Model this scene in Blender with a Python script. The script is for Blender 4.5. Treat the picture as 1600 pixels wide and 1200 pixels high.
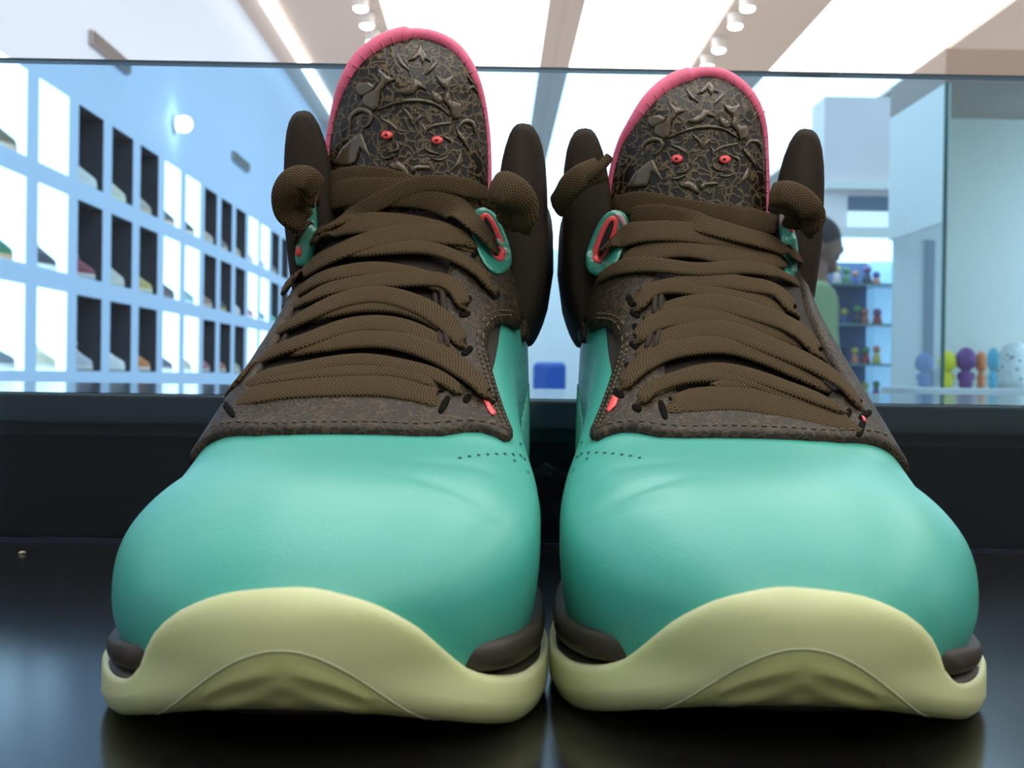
import bpy, bmesh, math, random
import numpy as np
from mathutils import Vector, Matrix
from mathutils.bvhtree import BVHTree
from mathutils.geometry import delaunay_2d_cdt

for o in list(bpy.data.objects):
    bpy.data.objects.remove(o)
scene = bpy.context.scene
COL = scene.collection
random.seed(4)
rng = np.random.RandomState(11)

# ------------------------------------------------------------------ camera
F_PX = 2000.0                       # focal length in pixels of a 1600 x 1200 frame
CAM_H = 0.081                       # lens above the black shelf the shoes stand on
PITCH, ROLL, YAW = 12 / 2000.0, math.radians(0.8), 0.015
cy, sy = math.cos(YAW), math.sin(YAW)
fwd0 = Vector((sy, cy, 0))
right0 = Vector((cy, -sy, 0))
FWD = (fwd0 * math.cos(PITCH) - Vector((0, 0, 1)) * math.sin(PITCH)).normalized()
up0 = right0.cross(FWD).normalized()
RIGHT = right0 * math.cos(ROLL) + up0 * math.sin(ROLL)
UP = up0 * math.cos(ROLL) - right0 * math.sin(ROLL)
CAM = Vector((0, 0, CAM_H))
cam_data = bpy.data.cameras.new('camera')
cam_data.sensor_width = 36.0
cam_data.lens = F_PX * 36.0 / 1600.0
cam_data.clip_start = 0.01
cam_data.clip_end = 100
cam_data.dof.use_dof = True
cam_data.dof.focus_distance = 0.41
cam_data.dof.aperture_fstop = 32
cam = bpy.data.objects.new('camera', cam_data)
COL.objects.link(cam)
M = Matrix((RIGHT, UP, -FWD)).transposed().to_4x4()
M.translation = CAM
cam.matrix_world = M
scene.camera = cam

def ray(px, py):
    return (FWD + RIGHT * ((px - 800) / F_PX) - UP * ((py - 600) / F_PX)).normalized()

def at(px, py, depth):
    """world point seen at a measured pixel, at a given distance along the view axis"""
    return CAM + (FWD + RIGHT * ((px - 800) / F_PX) - UP * ((py - 600) / F_PX)) * depth

# ------------------------------------------------------------------ world, exposure
world = bpy.data.worlds.new('world')
scene.world = world
world.use_nodes = True
world.node_tree.nodes['Background'].inputs[0].default_value = (0.75, 0.85, 1, 1)
world.node_tree.nodes['Background'].inputs[1].default_value = 0.4
scene.view_settings.view_transform = 'Standard'
scene.view_settings.look = 'None'
scene.view_settings.gamma = 1
scene.view_settings.use_curve_mapping = False
scene.view_settings.exposure = 0.12
PANEL_LIGHT = 2.9                   # luminous ceiling panels
STRIP_LIGHT = 5.0

# ------------------------------------------------------------------ materials
def srgb(r, g, b):
    def f(v):
        v /= 255.0
        return v / 12.92 if v <= 0.04045 else ((v + 0.055) / 1.055) ** 2.4
    return (f(r), f(g), f(b), 1)

MATS = {}
def mat(name, col, rough=0.5, metal=0.0, spec=0.5, emit=None, estr=0.0, coat=0.0, coat_rough=0.1,
        noise=None, bump=None, sss=0.0, trans=0.0):
    """noise=(scale, amount) varies the colour, bump=(scale, strength, distance) adds fine relief"""
    if name in MATS:
        return MATS[name]
    m = bpy.data.materials.new(name)
    m.use_nodes = True
    nt = m.node_tree
    b = nt.nodes['Principled BSDF']
    b.inputs['Base Color'].default_value = col
    b.inputs['Roughness'].default_value = rough
    b.inputs['Metallic'].default_value = metal
    b.inputs['Specular IOR Level'].default_value = spec
    b.inputs['Coat Weight'].default_value = coat
    b.inputs['Coat Roughness'].default_value = coat_rough
    if sss:
        b.inputs['Subsurface Weight'].default_value = sss
        b.inputs['Subsurface Radius'].default_value = (0.006, 0.006, 0.004)
        b.inputs['Subsurface Scale'].default_value = 1.0
    if trans:
        b.inputs['Transmission Weight'].default_value = trans
    if emit:
        b.inputs['Emission Color'].default_value = emit
        b.inputs['Emission Strength'].default_value = estr
    tc = nt.nodes.new('ShaderNodeTexCoord')
    if noise:
        n = nt.nodes.new('ShaderNodeTexNoise')
        n.inputs['Scale'].default_value = noise[0]
        n.inputs['Detail'].default_value = 4
        nt.links.new(tc.outputs['Object'], n.inputs['Vector'])
        mx = nt.nodes.new('ShaderNodeMix')
        mx.data_type = 'RGBA'
        a = noise[1]
        mx.inputs[6].default_value = tuple(c * (1 - a) for c in col[:3]) + (1,)
        mx.inputs[7].default_value = tuple(min(1, c * (1 + a)) for c in col[:3]) + (1,)
        nt.links.new(n.outputs['Fac'], mx.inputs[0])
        nt.links.new(mx.outputs[2], b.inputs['Base Color'])
    if bump:
        n = nt.nodes.new('ShaderNodeTexNoise')
        n.inputs['Scale'].default_value = bump[0]
        n.inputs['Detail'].default_value = 3
        nt.links.new(tc.outputs['Object'], n.inputs['Vector'])
        bp = nt.nodes.new('ShaderNodeBump')
        bp.inputs['Strength'].default_value = bump[1]
        bp.inputs['Distance'].default_value = bump[2]
        nt.links.new(n.outputs['Fac'], bp.inputs['Height'])
        nt.links.new(bp.outputs['Normal'], b.inputs['Normal'])
    MATS[name] = m
    return m

def emission(name, col, strength):
    if name in MATS:
        return MATS[name]
    m = bpy.data.materials.new(name)
    m.use_nodes = True
    nt = m.node_tree
    nt.nodes.clear()
    e = nt.nodes.new('ShaderNodeEmission')
    e.inputs[0].default_value = col
    e.inputs[1].default_value = strength
    o = nt.nodes.new('ShaderNodeOutputMaterial')
    nt.links.new(e.outputs[0], o.inputs[0])
    MATS[name] = m
    return m

def glassy(name, tint, rough=0.02, haze=0.0, refl=1.0):
    """clear sheet glass: tinted see-through with a Fresnel reflection"""
    m = bpy.data.materials.new(name)
    m.use_nodes = True
    nt = m.node_tree
    nt.nodes.clear()
    t = nt.nodes.new('ShaderNodeBsdfTransparent')
    t.inputs[0].default_value = tint
    g = nt.nodes.new('ShaderNodeBsdfGlossy')
    g.inputs['Roughness'].default_value = rough
    fr = nt.nodes.new('ShaderNodeFresnel')
    fr.inputs[0].default_value = 1.45
    mu = nt.nodes.new('ShaderNodeMath'); mu.operation = 'MULTIPLY'
    mu.inputs[1].default_value = refl
    nt.links.new(fr.outputs[0], mu.inputs[0])
    mx = nt.nodes.new('ShaderNodeMixShader')
    nt.links.new(mu.outputs[0], mx.inputs[0])
    nt.links.new(t.outputs[0], mx.inputs[1])
    nt.links.new(g.outputs[0], mx.inputs[2])
    o = nt.nodes.new('ShaderNodeOutputMaterial')
    last = mx
    if haze:
        d = nt.nodes.new('ShaderNodeBsdfDiffuse')
        d.inputs[0].default_value = (0.8, 0.9, 1, 1)
        mh = nt.nodes.new('ShaderNodeMixShader')
        mh.inputs[0].default_value = haze
        nt.links.new(mx.outputs[0], mh.inputs[1])
        nt.links.new(d.outputs[0], mh.inputs[2])
        last = mh
    nt.links.new(last.outputs[0], o.inputs[0])
    MATS[name] = m
    return m

# ------------------------------------------------------------------ mesh helpers
def mesh_obj(name, verts, faces, material, parent=None, smooth=True, uvs=None, mats2=None, fmat=None):
    me = bpy.data.meshes.new(name)
    me.from_pydata([tuple(map(float, v)) for v in verts], [], [tuple(int(i) for i in f) for f in faces])
    me.materials.append(material)
    if mats2:
        for m2 in mats2:
            me.materials.append(m2)
    if fmat is not None:
        me.polygons.foreach_set('material_index', fmat)
    if smooth:
        me.polygons.foreach_set('use_smooth', [True] * len(me.polygons))
    if uvs is not None:
        uv = me.uv_layers.new(name='UVMap')
        for l in me.loops:
            uv.data[l.index].uv = uvs[l.vertex_index]
    me.update()
    o = bpy.data.objects.new(name, me)
    COL.objects.link(o)
    if parent is not None:
        o.parent = parent
    return o

def bm_obj(name, bm, material, parent=None, smooth=False):
    bmesh.ops.recalc_face_normals(bm, faces=bm.faces)
    me = bpy.data.meshes.new(name)
    bm.to_mesh(me)
    bm.free()
    me.materials.append(material)
    if smooth:
        me.polygons.foreach_set('use_smooth', [True] * len(me.polygons))
    o = bpy.data.objects.new(name, me)
    COL.objects.link(o)
    if parent is not None:
        o.parent = parent
    return o

def add_box(bm, x0, x1, y0, y1, z0, z1, bevel=0.0):
    r = bmesh.ops.create_cube(bm, size=1.0)
    vs = r['verts']
    bmesh.ops.scale(bm, vec=(x1 - x0, y1 - y0, z1 - z0), verts=vs)
    bmesh.ops.translate(bm, vec=((x0 + x1) / 2, (y0 + y1) / 2, (z0 + z1) / 2), verts=vs)
    if bevel:
        es = list({e for v in vs for e in v.link_edges})
        bmesh.ops.bevel(bm, geom=es, offset=bevel, segments=2, affect='EDGES', profile=0.5)
    return vs

def box(name, x0, x1, y0, y1, z0, z1, material, parent=None, bevel=0.0):
    bm = bmesh.new()
    add_box(bm, x0, x1, y0, y1, z0, z1, bevel)
    return bm_obj(name, bm, material, parent)

def empty(name, loc=(0, 0, 0), rz=0.0, label=None, cat=None, group=None):
    o = bpy.data.objects.new(name, None)
    o.empty_display_size = 0.05
    COL.objects.link(o)
    o.location = loc
    o.rotation_euler = (0, 0, rz)
    return tag(o, label, cat, group)

def tag(o, label=None, cat=None, group=None, kind=None):
    if label: o['label'] = label
    if cat: o['category'] = cat
    if group: o['group'] = group
    if kind: o['kind'] = kind
    return o

def struct(o):
    o['kind'] = 'structure'
    return o

def loft(rings, closed_ring=True, cap0=False, cap1=False):
    """rings: list of equal-length point lists -> verts, faces"""
    n = len(rings[0])
    vs = [p for r in rings for p in r]
    fs = []
    for i in range(len(rings) - 1):
        for j in range(n if closed_ring else n - 1):
            a = i * n + j
            b = i * n + (j + 1) % n
            fs.append((a, b, b + n, a + n))
    if cap0: fs.append(tuple(range(n))[::-1])
    if cap1: fs.append(tuple(range((len(rings) - 1) * n, len(rings) * n)))
    return vs, fs

def pchip(xs, ys):
    xs = np.array(xs, float); ys = np.array(ys, float)
    h = np.diff(xs); d = np.diff(ys) / h
    m = np.zeros_like(ys)
    for i in range(1, len(xs) - 1):
        if d[i - 1] * d[i] > 0:
            w1 = 2 * h[i] + h[i - 1]; w2 = h[i] + 2 * h[i - 1]
            m[i] = (w1 + w2) / (w1 / d[i - 1] + w2 / d[i])
    m[0], m[-1] = d[0], d[-1]
    def f(x):
        x = float(min(max(x, xs[0]), xs[-1]))
        i = int(min(max(np.searchsorted(xs, x) - 1, 0), len(xs) - 2))
        t = (x - xs[i]) / h[i]
        return ((1 + 2 * t) * (1 - t) ** 2 * ys[i] + t * (1 - t) ** 2 * h[i] * m[i]
                + t * t * (3 - 2 * t) * ys[i + 1] + t * t * (t - 1) * h[i] * m[i + 1])
    return f

def catmull(pts, n, closed=False):
    """smooth resampling of a list of tuples to n points, even in chord length"""
    P = np.array(pts, float)
    if closed:
        Q = np.vstack([P[-1], P, P[0], P[1]])
    else:
        Q = np.vstack([2 * P[0] - P[1], P, 2 * P[-1] - P[-2]])
    out = []
    segs = len(Q) - 3
    for i in range(segs):
        p0, p1, p2, p3 = Q[i:i + 4]
        for k in range(16):
            t = k / 16
            out.append(0.5 * (2 * p1 + (p2 - p0) * t + (2 * p0 - 5 * p1 + 4 * p2 - p3) * t * t
                              + (3 * p1 - p0 - 3 * p2 + p3) * t ** 3))
    if not closed:
        out.append(P[-1])
    else:
        out.append(out[0])
    out = np.array(out)
    s = np.concatenate([[0], np.cumsum(np.linalg.norm(np.diff(out, axis=0), axis=1))])
    q = np.linspace(0, s[-1], n, endpoint=not closed)
    return np.stack([np.interp(q, s, out[:, k]) for k in range(P.shape[1])], axis=1)

# ================================================================== THE SHOP (setting)
W = 1.80                     # the niche wall stands this far left of the camera
CEIL = CAM_H + 2.57
FLOOR_Z = -1.0
Y0, Y1 = -3.5, 26.0
XR = 4.6
paint_blue = mat('pale_blue_wall_paint', srgb(206, 222, 244), 0.7, noise=(1.2, 0.03))
white_paint = mat('white_wall_paint', srgb(238, 238, 236), 0.7, noise=(1.5, 0.02))
beige = mat('beige_ceiling_paint', srgb(226, 208, 196), 0.75, noise=(2, 0.03))
panel_mat = emission('luminous_ceiling_panel', (1, 0.985, 0.95, 1), PANEL_LIGHT)
strip_mat = emission('fluorescent_strip', (1, 0.96, 0.9, 1), STRIP_LIGHT)
floor_mat = mat('grey_polished_concrete', srgb(150, 150, 150), 0.25, noise=(3, 0.1))
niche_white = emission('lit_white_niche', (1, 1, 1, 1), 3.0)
niche_dark = mat('charcoal_niche_laminate', srgb(62, 58, 68), 0.6, noise=(6, 0.06))
niche_trim = mat('white_niche_laminate', srgb(235, 240, 245), 0.5)

struct(box('floor', -W - 0.5, XR + 0.1, Y0, Y1, FLOOR_Z - 0.1, FLOOR_Z, floor_mat))
struct(box('wall_back', -W - 0.5, XR + 0.1, Y1, Y1 + 0.1, FLOOR_Z, CEIL + 0.3, white_paint))
struct(box('wall_right', XR, XR + 0.1, Y0, Y1, FLOOR_Z, CEIL + 0.3, white_paint))
struct(box('wall_front', -W - 0.5, XR + 0.1, Y0 - 0.1, Y0, FLOOR_Z, CEIL + 0.3, mat('grey_front_wall', srgb(172, 164, 154), 0.7, noise=(4, 0.05))))
ceil = struct(box('ceiling', -W - 0.5, XR + 0.1, Y0, Y1, CEIL + 0.12, CEIL + 0.25, beige))
def cx(x0):                  # ceiling line that leaves the top of the photo at column x0
    return (x0 - 770) * 2.57 / 580.0
# flat ceiling fields between the luminous panels
for (a, b_, z) in ((-W - 0.4, cx(586), 0), (cx(879), cx(905), -0.0), (cx(849), cx(879), 0.015), (cx(1131), cx(1281), 0), (cx(1553), XR, 0)):
    box('ceiling_board', a, b_, Y0, Y1, CEIL + z, CEIL + 0.13, beige, ceil)
# luminous panels, one field per bay
for (a, b_) in ((cx(586), cx(849)), (cx(905), cx(1131)), (cx(1281), cx(1553))):
    yy = Y0
    k = 0
    while yy < Y1 - 0.01:
        box('luminous_panel', a, b_, yy + 0.004, yy + 1.946, CEIL + 0.03, CEIL + 0.06, panel_mat, ceil)
        yy += 1.95
s = box('strip_light', cx(402), cx(420), 0.5, 13.0, CEIL - 0.025, CEIL - 0.001, strip_mat)
tag(s, 'long white fluorescent strip running along the ceiling beside the niche wall', 'light')

# ---- left wall with its grid of niches
NW, NH, PITCH_Y, PITCH_Z = 0.35, 0.33, 0.4824, 0.4105
NY0 = 4.59
NROWS, NCOLS = 4, 16
ztop = [CAM_H + 1.148 - i * PITCH_Z for i in range(NROWS)]
ys = [Y0] + sum([[NY0 + k * PITCH_Y, NY0 + k * PITCH_Y + NW] for k in range(NCOLS)], []) + [Y1]
zs = [FLOOR_Z] + sum([[z - NH, z] for z in reversed(ztop)], []) + [CEIL + 0.13]
vs = [(-W, y, z) for z in zs for y in ys]
fs = []
ny = len(ys)
for i in range(len(zs) - 1):
    for j in range(ny - 1):
        if i % 2 == 1 and j % 2 == 1:
            continue
        a = i * ny + j
        fs.append((a, a + 1, a + 1 + ny, a + ny))
wall_left = struct(mesh_obj('wall_left', vs, fs, paint_blue, smooth=False))
struct(box('wall_left_backing', -W - 0.42, -W - 0.38, Y0, Y1, FLOOR_Z, CEIL + 0.12, white_paint))
ND = 0.34
def niche_mesh(material):
    v = [(0, 0, 0), (0, NW, 0), (0, NW, NH), (0, 0, NH), (-ND, 0, 0), (-ND, NW, 0), (-ND, NW, NH), (-ND, 0, NH)]
    f = [(0, 1, 5, 4), (1, 2, 6, 5), (2, 3, 7, 6), (3, 0, 4, 7), (4, 5, 6, 7)]
    me = bpy.data.meshes.new('niche')
    me.from_pydata(v, [], f)
    me.materials.append(material)
    return me
nm_w, nm_d = niche_mesh(niche_white), niche_mesh(niche_dark)
def is_white(k):
    return k % 5 in (0, 1)
for r in range(NROWS):
    for k in range(NCOLS):
        o = bpy.data.objects.new('niche', nm_w if is_white(k) else nm_d)
        COL.objects.link(o)
        o.parent = wall_left
        o.location = (-W, NY0 + k * PITCH_Y, ztop[r] - NH)
# two air grilles high on the wall and a glowing globe added in place of a bright reflection
grille_m = mat('grey_grille_metal', srgb(128, 122, 122), 0.5)
def grille(y0, y1, z0, z1, label):
    g = empty('air_grille', (-W, y0, z0), 0, label, 'air vent')
    box('grille_frame', 0, 0.02, 0, y1 - y0, 0, z1 - z0, mat('grille_frame_metal', srgb(165, 158, 158), 0.5), g)
    for i in range(3):
        zz = (i + 0.5) * (z1 - z0) / 3.2
        box('grille_slat', 0.018, 0.028, 0.01, y1 - y0 - 0.01, zz, zz + 0.008, grille_m, g)
    return g
grille(5.67, 6.26, CAM_H + 1.44, CAM_H + 1.50, 'grey slatted air grille high on the pale wall above the dark niches')
grille(8.75, 9.30, CAM_H + 1.45, CAM_H + 1.51, 'small far grey air grille high on the wall near the shoe collar')
wl = empty('reflection_globe', (-W + 0.01, 3600 / 502.0, CAM_H + 1.38), 0, 'round glowing globe standing in for a reflection on the pale blue wall', 'reflection')
bm = bmesh.new(); bmesh.ops.create_cone(bm, cap_ends=True, segments=20, radius1=0.06, radius2=0.05, depth=0.03)
bmesh.ops.rotate(bm, cent=(0, 0, 0), matrix=Matrix.Rotation(math.pi / 2, 3, 'Y'), verts=bm.verts)
bm_obj('reflection_mount', bm, mat('white_mount_enamel', (0.8, 0.8, 0.8, 1), 0.4), wl)
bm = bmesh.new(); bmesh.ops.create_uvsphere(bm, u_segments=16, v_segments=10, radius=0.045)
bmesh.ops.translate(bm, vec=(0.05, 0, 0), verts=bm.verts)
bm_obj('reflection_ball', bm, emission('reflection_glow', (1, 0.98, 0.95, 1), 14), wl, True)

# spotlights on the ceiling beside the panels
spot_head = mat('white_spot_housing', (0.75, 0.72, 0.7, 1), 0.4)
spot_glow = emission('spot_glow', (1, 0.95, 0.85, 1), 25)
def spotlight(X, Y, label, group):
    t = empty('ceiling_spotlight', (X, Y, CEIL), 0, label, 'spotlight', group)
    bm = bmesh.new(); bmesh.ops.create_cone(bm, cap_ends=True, segments=16, radius1=0.05, radius2=0.055, depth=0.09)
    bmesh.ops.translate(bm, vec=(0, 0, -0.045), verts=bm.verts)
    bm_obj('housing', bm, spot_head, t)
    bm = bmesh.new(); bmesh.ops.create_uvsphere(bm, u_segments=14, v_segments=8, radius=0.047)
    bmesh.ops.scale(bm, vec=(1, 1, 0.45), verts=bm.verts)
    bmesh.ops.translate(bm, vec=(0, 0, -0.092), verts=bm.verts)
    bm_obj('bulb', bm, spot_glow, t, True)
for i, yp in enumerate((-14, 11, 38, 63)):
    Y = 2.49 * F_PX / (583 - yp)
    spotlight(cx(560), Y, ('nearest', 'second', 'third', 'fourth')[i] + ' ceiling spotlight in the row above the left shoe', 'ceiling spotlights above left shoe')
for i, yp in enumerate((0, 28, 66, 92, 112)):
    Y = 2.49 * F_PX / (583 - yp)
    spotlight(cx(1146), Y, ('nearest', 'second', 'third', 'fourth', 'fifth')[i] + ' ceiling spotlight in the row above the right shoe', 'ceiling spotlights above right shoe')

# ================================================================== BLACK SHELF, GLASS
shelf_m = mat('black_satin_laminate', srgb(20, 19, 19), 0.16, noise=(40, 0.25), spec=0.4, bump=(900, 0.05, 0.0002))
box_m = mat('black_gloss_counter', srgb(16, 16, 18), 0.10, spec=0.5)
body_m = mat('matt_black_counter_side', srgb(13, 13, 15), 0.6, spec=0.2, noise=(20, 0.2))
fascia_m = mat('charcoal_counter_edge', srgb(78, 70, 60), 0.5, noise=(60, 0.1))
t = empty('display_shelf', (0, 0.3, 0), 0, 'black satin display shelf carrying the pair of teal sneakers', 'shelf')
box('shelf_board', -1.6, 1.6, -1.35, 0.345, -0.04, 0, shelf_m, t, 0.002)
box('shelf_edge', -1.6, 1.6, -1.36, -1.35, -0.06, 0, fascia_m, t)
t = empty('black_counter', (0, 0.66, 0), 0, 'long black counter with grey edge behind the glass pane', 'counter')
box('counter_top', -1.8, 1.8, 0, 0.56, 0.0535, 0.0690, fascia_m, t, 0.0015)
box('counter_surface', -1.798, 1.798, 0.003, 0.557, 0.0690, 0.0696, box_m, t)
box('counter_rail', -1.8, 1.8, 0.012, 0.05, 0.047, 0.0535, mat('dark_grey_counter_rail', srgb(44, 42, 40), 0.5), t)
box('counter_body', -1.8, 1.8, 0.02, 0.54, -0.06, 0.047, body_m, t)
box('counter_plinth', -1.78, 1.78, 0.04, 0.5, FLOOR_Z, -0.06, body_m, t)
pane_m = glassy('blue_tinted_sheet_glass', (0.66, 0.855, 1.0, 1), 0.0, 0.003)
edge_m = mat('polished_glass_edge', srgb(70, 90, 105), 0.12, spec=0.8, noise=(14, 0.35))
t = empty('glass_pane', (0, 0.606, 0), 0, 'tall clear bluish glass pane standing behind the two sneakers', 'glass pane')
GH = 0.2262
bm = bmesh.new()
for yy in (0, 0.006):
    bm.faces.new([bm.verts.new(p) for p in ((-1.6, yy, 0), (1.6, yy, 0), (1.6, yy, GH), (-1.6, yy, GH))])
bm_obj('glass_sheet', bm, pane_m, t)
box('polished_edge', -1.6, 1.6, -0.0002, 0.0062, GH, GH + 0.0012, edge_m, t)
box('silicone_bead', -1.6, 1.6, -0.003, 0.0, 0, 0.002, mat('dark_blue_silicone', srgb(28, 32, 52), 0.3), t)

# ================================================================== THE SNEAKERS
# Each shoe is modelled in its own frame: a = across (negative = outer side), b = back from the toe tip, c = up.
LEN = 0.302
teal_c = srgb(72, 172, 155)

def leather_mat(name, col, rough, perf=False):
    m = mat(name, col, rough, spec=0.45, coat=0.25, coat_rough=0.35)
    nt = m.node_tree
    b = nt.nodes['Principled BSDF']
    tc = [n for n in nt.nodes if n.type == 'TEX_COORD'][0]
    v = nt.nodes.new('ShaderNodeTexVoronoi')
    v.inputs['Scale'].default_value = 900
    nt.links.new(tc.outputs['Object'], v.inputs['Vector'])
    n = nt.nodes.new('ShaderNodeTexNoise')
    n.inputs['Scale'].default_value = 60
    nt.links.new(tc.outputs['Object'], n.inputs['Vector'])
    ad = nt.nodes.new('ShaderNodeMath'); ad.operation = 'MULTIPLY_ADD'
    ad.inputs[1].default_value = 6.0
    nt.links.new(n.outputs['Fac'], ad.inputs[0])
    nt.links.new(v.outputs['Distance'], ad.inputs[2])
    bp = nt.nodes.new('ShaderNodeBump')
    bp.inputs['Strength'].default_value = 0.05
    bp.inputs['Distance'].default_value = 0.0006
    nt.links.new(ad.outputs[0], bp.inputs['Height'])
    nt.links.new(bp.outputs['Normal'], b.inputs['Normal'])
    return m

teal = leather_mat('teal_leather', teal_c, 0.42)
def crackle_mat(name, col, vein, scale, rough, spec=0.5, width=0.08, strength=0.6):
    """black leather with a raised pale crackle pattern"""
    m = bpy.data.materials.new(name); m.use_nodes = True
    nt = m.node_tree; b = nt.nodes['Principled BSDF']
    b.inputs['Roughness'].default_value = rough
    b.inputs['Specular IOR Level'].default_value = spec
    tc = nt.nodes.new('ShaderNodeTexCoord')
    nz = nt.nodes.new('ShaderNodeTexNoise'); nz.inputs['Scale'].default_value = scale * 0.7
    nt.links.new(tc.outputs['Object'], nz.inputs['Vector'])
    mxv = nt.nodes.new('ShaderNodeMix'); mxv.data_type = 'RGBA'; mxv.blend_type = 'LINEAR_LIGHT'
    mxv.inputs[0].default_value = 0.004
    nt.links.new(tc.outputs['Object'], mxv.inputs[6]); nt.links.new(nz.outputs['Color'], mxv.inputs[7])
    v = nt.nodes.new('ShaderNodeTexVoronoi'); v.feature = 'DISTANCE_TO_EDGE'
    v.inputs['Scale'].default_value = scale
    nt.links.new(mxv.outputs[2], v.inputs['Vector'])
    rp = nt.nodes.new('ShaderNodeValToRGB')
    rp.color_ramp.elements[0].position = 0.0; rp.color_ramp.elements[0].color = vein
    rp.color_ramp.elements[1].position = width; rp.color_ramp.elements[1].color = col
    nt.links.new(v.outputs['Distance'], rp.inputs[0])
    nt.links.new(rp.outputs[0], b.inputs['Base Color'])
    bp = nt.nodes.new('ShaderNodeBump'); bp.inputs['Strength'].default_value = strength
    bp.inputs['Distance'].default_value = 0.0005
    mr = nt.nodes.new('ShaderNodeMapRange'); mr.inputs[1].default_value = 0; mr.inputs[2].default_value = width * 2
    mr.inputs[3].default_value = 1; mr.inputs[4].default_value = 0
    nt.links.new(v.outputs['Distance'], mr.inputs[0])
    nt.links.new(mr.outputs[0], bp.inputs['Height'])
    nt.links.new(bp.outputs['Normal'], b.inputs['Normal'])
    MATS[name] = m
    return m

nubuck = mat('dark_brown_nubuck', srgb(48, 39, 31), 0.75, noise=(160, 0.25), bump=(1500, 0.35, 0.0004), spec=0.25)
eyestay_m = crackle_mat('dark_brown_crackle_nubuck', srgb(35, 27, 18), srgb(78, 64, 41), 330, 0.55, 0.35, 0.1, 0.3)
tongue_m = crackle_mat('black_crackle_patent', srgb(24, 19, 13), srgb(112, 94, 60), 270, 0.32, 0.42, 0.085, 0.25)
mesh_m = mat('dark_brown_tongue_mesh', srgb(34, 28, 20), 0.8, noise=(300, 0.3), bump=(900, 0.5, 0.0006))
foam_m = mat('dark_brown_midsole_foam', srgb(50, 42, 34), 0.5, noise=(80, 0.12), bump=(500, 0.15, 0.0003))
pink_m = mat('hot_pink_binding', srgb(255, 116, 152), 0.55, noise=(250, 0.08), sss=0.3)
pink_gloss = mat('coral_pink_eyelet', srgb(255, 84, 88), 0.35, sss=0.2)
lining_m = mat('black_collar_lining', srgb(30, 26, 22), 0.85, noise=(200, 0.2), bump=(800, 0.4, 0.0005))
stitch_m = mat('grey_brown_stitch_thread', srgb(112, 98, 76), 0.7)

def outsole_material():
    m = mat('milky_green_translucent_rubber', srgb(200, 207, 156), 0.34, spec=0.45, sss=0.55, noise=(25, 0.05))
    b = m.node_tree.nodes['Principled BSDF']
    b.inputs['Subsurface Radius'].default_value = (0.010, 0.011, 0.006)
    return m
outsole_m = outsole_material()
tread_m = mat('dim_green_tread_rubber', srgb(168, 172, 116), 0.4, spec=0.4, sss=0.4, noise=(40, 0.08))
air_m = mat('smoky_clear_air_unit', srgb(120, 126, 130), 0.12, spec=0.6, trans=0.6)
eyelet_m = mat('translucent_teal_eyelet', srgb(62, 150, 132), 0.22, spec=0.6, sss=0.4, coat=0.6)
eyelet_clear = mat('clear_pinkish_eyelet_tip', srgb(190, 160, 165), 0.15, spec=0.7, coat=0.8)
dark_gloss = mat('glossy_black_relief', srgb(84, 72, 52), 0.2, spec=0.5, coat=0.35, coat_rough=0.08, noise=(90, 0.2))

# ---- half widths and heights along the shoe
bs = [0, .0012, .004, .009, .016, .026, .038, .053, .070, .090, .112, .140, .165, .190, .225, .255, .278, .292, .2985, LEN - .001, LEN]
wL = pchip(bs, [0, .0095, .0185, .0275, .0355, .0430, .0485, .0530, .0548, .0545, .0525, .0500, .0480, .0465, .0430, .0400, .0340, .0230, .0130, .006, 0])
wM = pchip(bs, [0, .0100, .0200, .0300, .0390, .0460, .0505, .0528, .0530, .0515, .0475, .0430, .0410, .0410, .0395, .0375, .0320, .0220, .0125, .006, 0])
cT = pchip([0, .0012, .004, .009, .016, .026, .038, .053, .070, .086, .098, .112, .130, .150, .170, .190, .205, .255, .290, LEN],
           [.0300, .0325, .0368, .0425, .0475, .0525, .0563, .0590, .0612, .0640, .0690, .0785, .0925, .1090, .1260, .1430, .1500, .1500, .1400, .118])
cBL = pchip([0, .03, .07, .12, .2, LEN], [.0285, .0265, .0265, .033, .042, .045])   # height of the outer bulge
cBM = pchip([0, .03, .07, .12, .2, LEN], [.0290, .0320, .0370, .042, .046, .045])
cS = pchip([0, .02, .05, .1, .16, .22, LEN], [.0170, .0165, .0150, .0150, .0190, .0240, .0270])   # lower edge of the upper
nL = pchip([0, .03, .085, .12, .17, LEN], [2.1, 2.35, 2.65, 3.0, 2.7, 4.0])
nM = pchip([0, .03, .085, .12, .17, LEN], [2.1, 2.6, 3.6, 3.4, 2.8, 4.0])
drift = pchip([0, .065, .10, .20, LEN], [0.0, 0.0, .0012, .0058, .0095])

NB, NT = 170, 96            # stations along, points per side around
u = np.linspace(0, 1, NB)
B_ST = LEN * (0.5 - 0.5 * np.cos(np.pi * u)) * 0.62 + LEN * u * 0.38
B_ST[0] = 0.00005; B_ST[-1] = LEN - 0.00005

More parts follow.
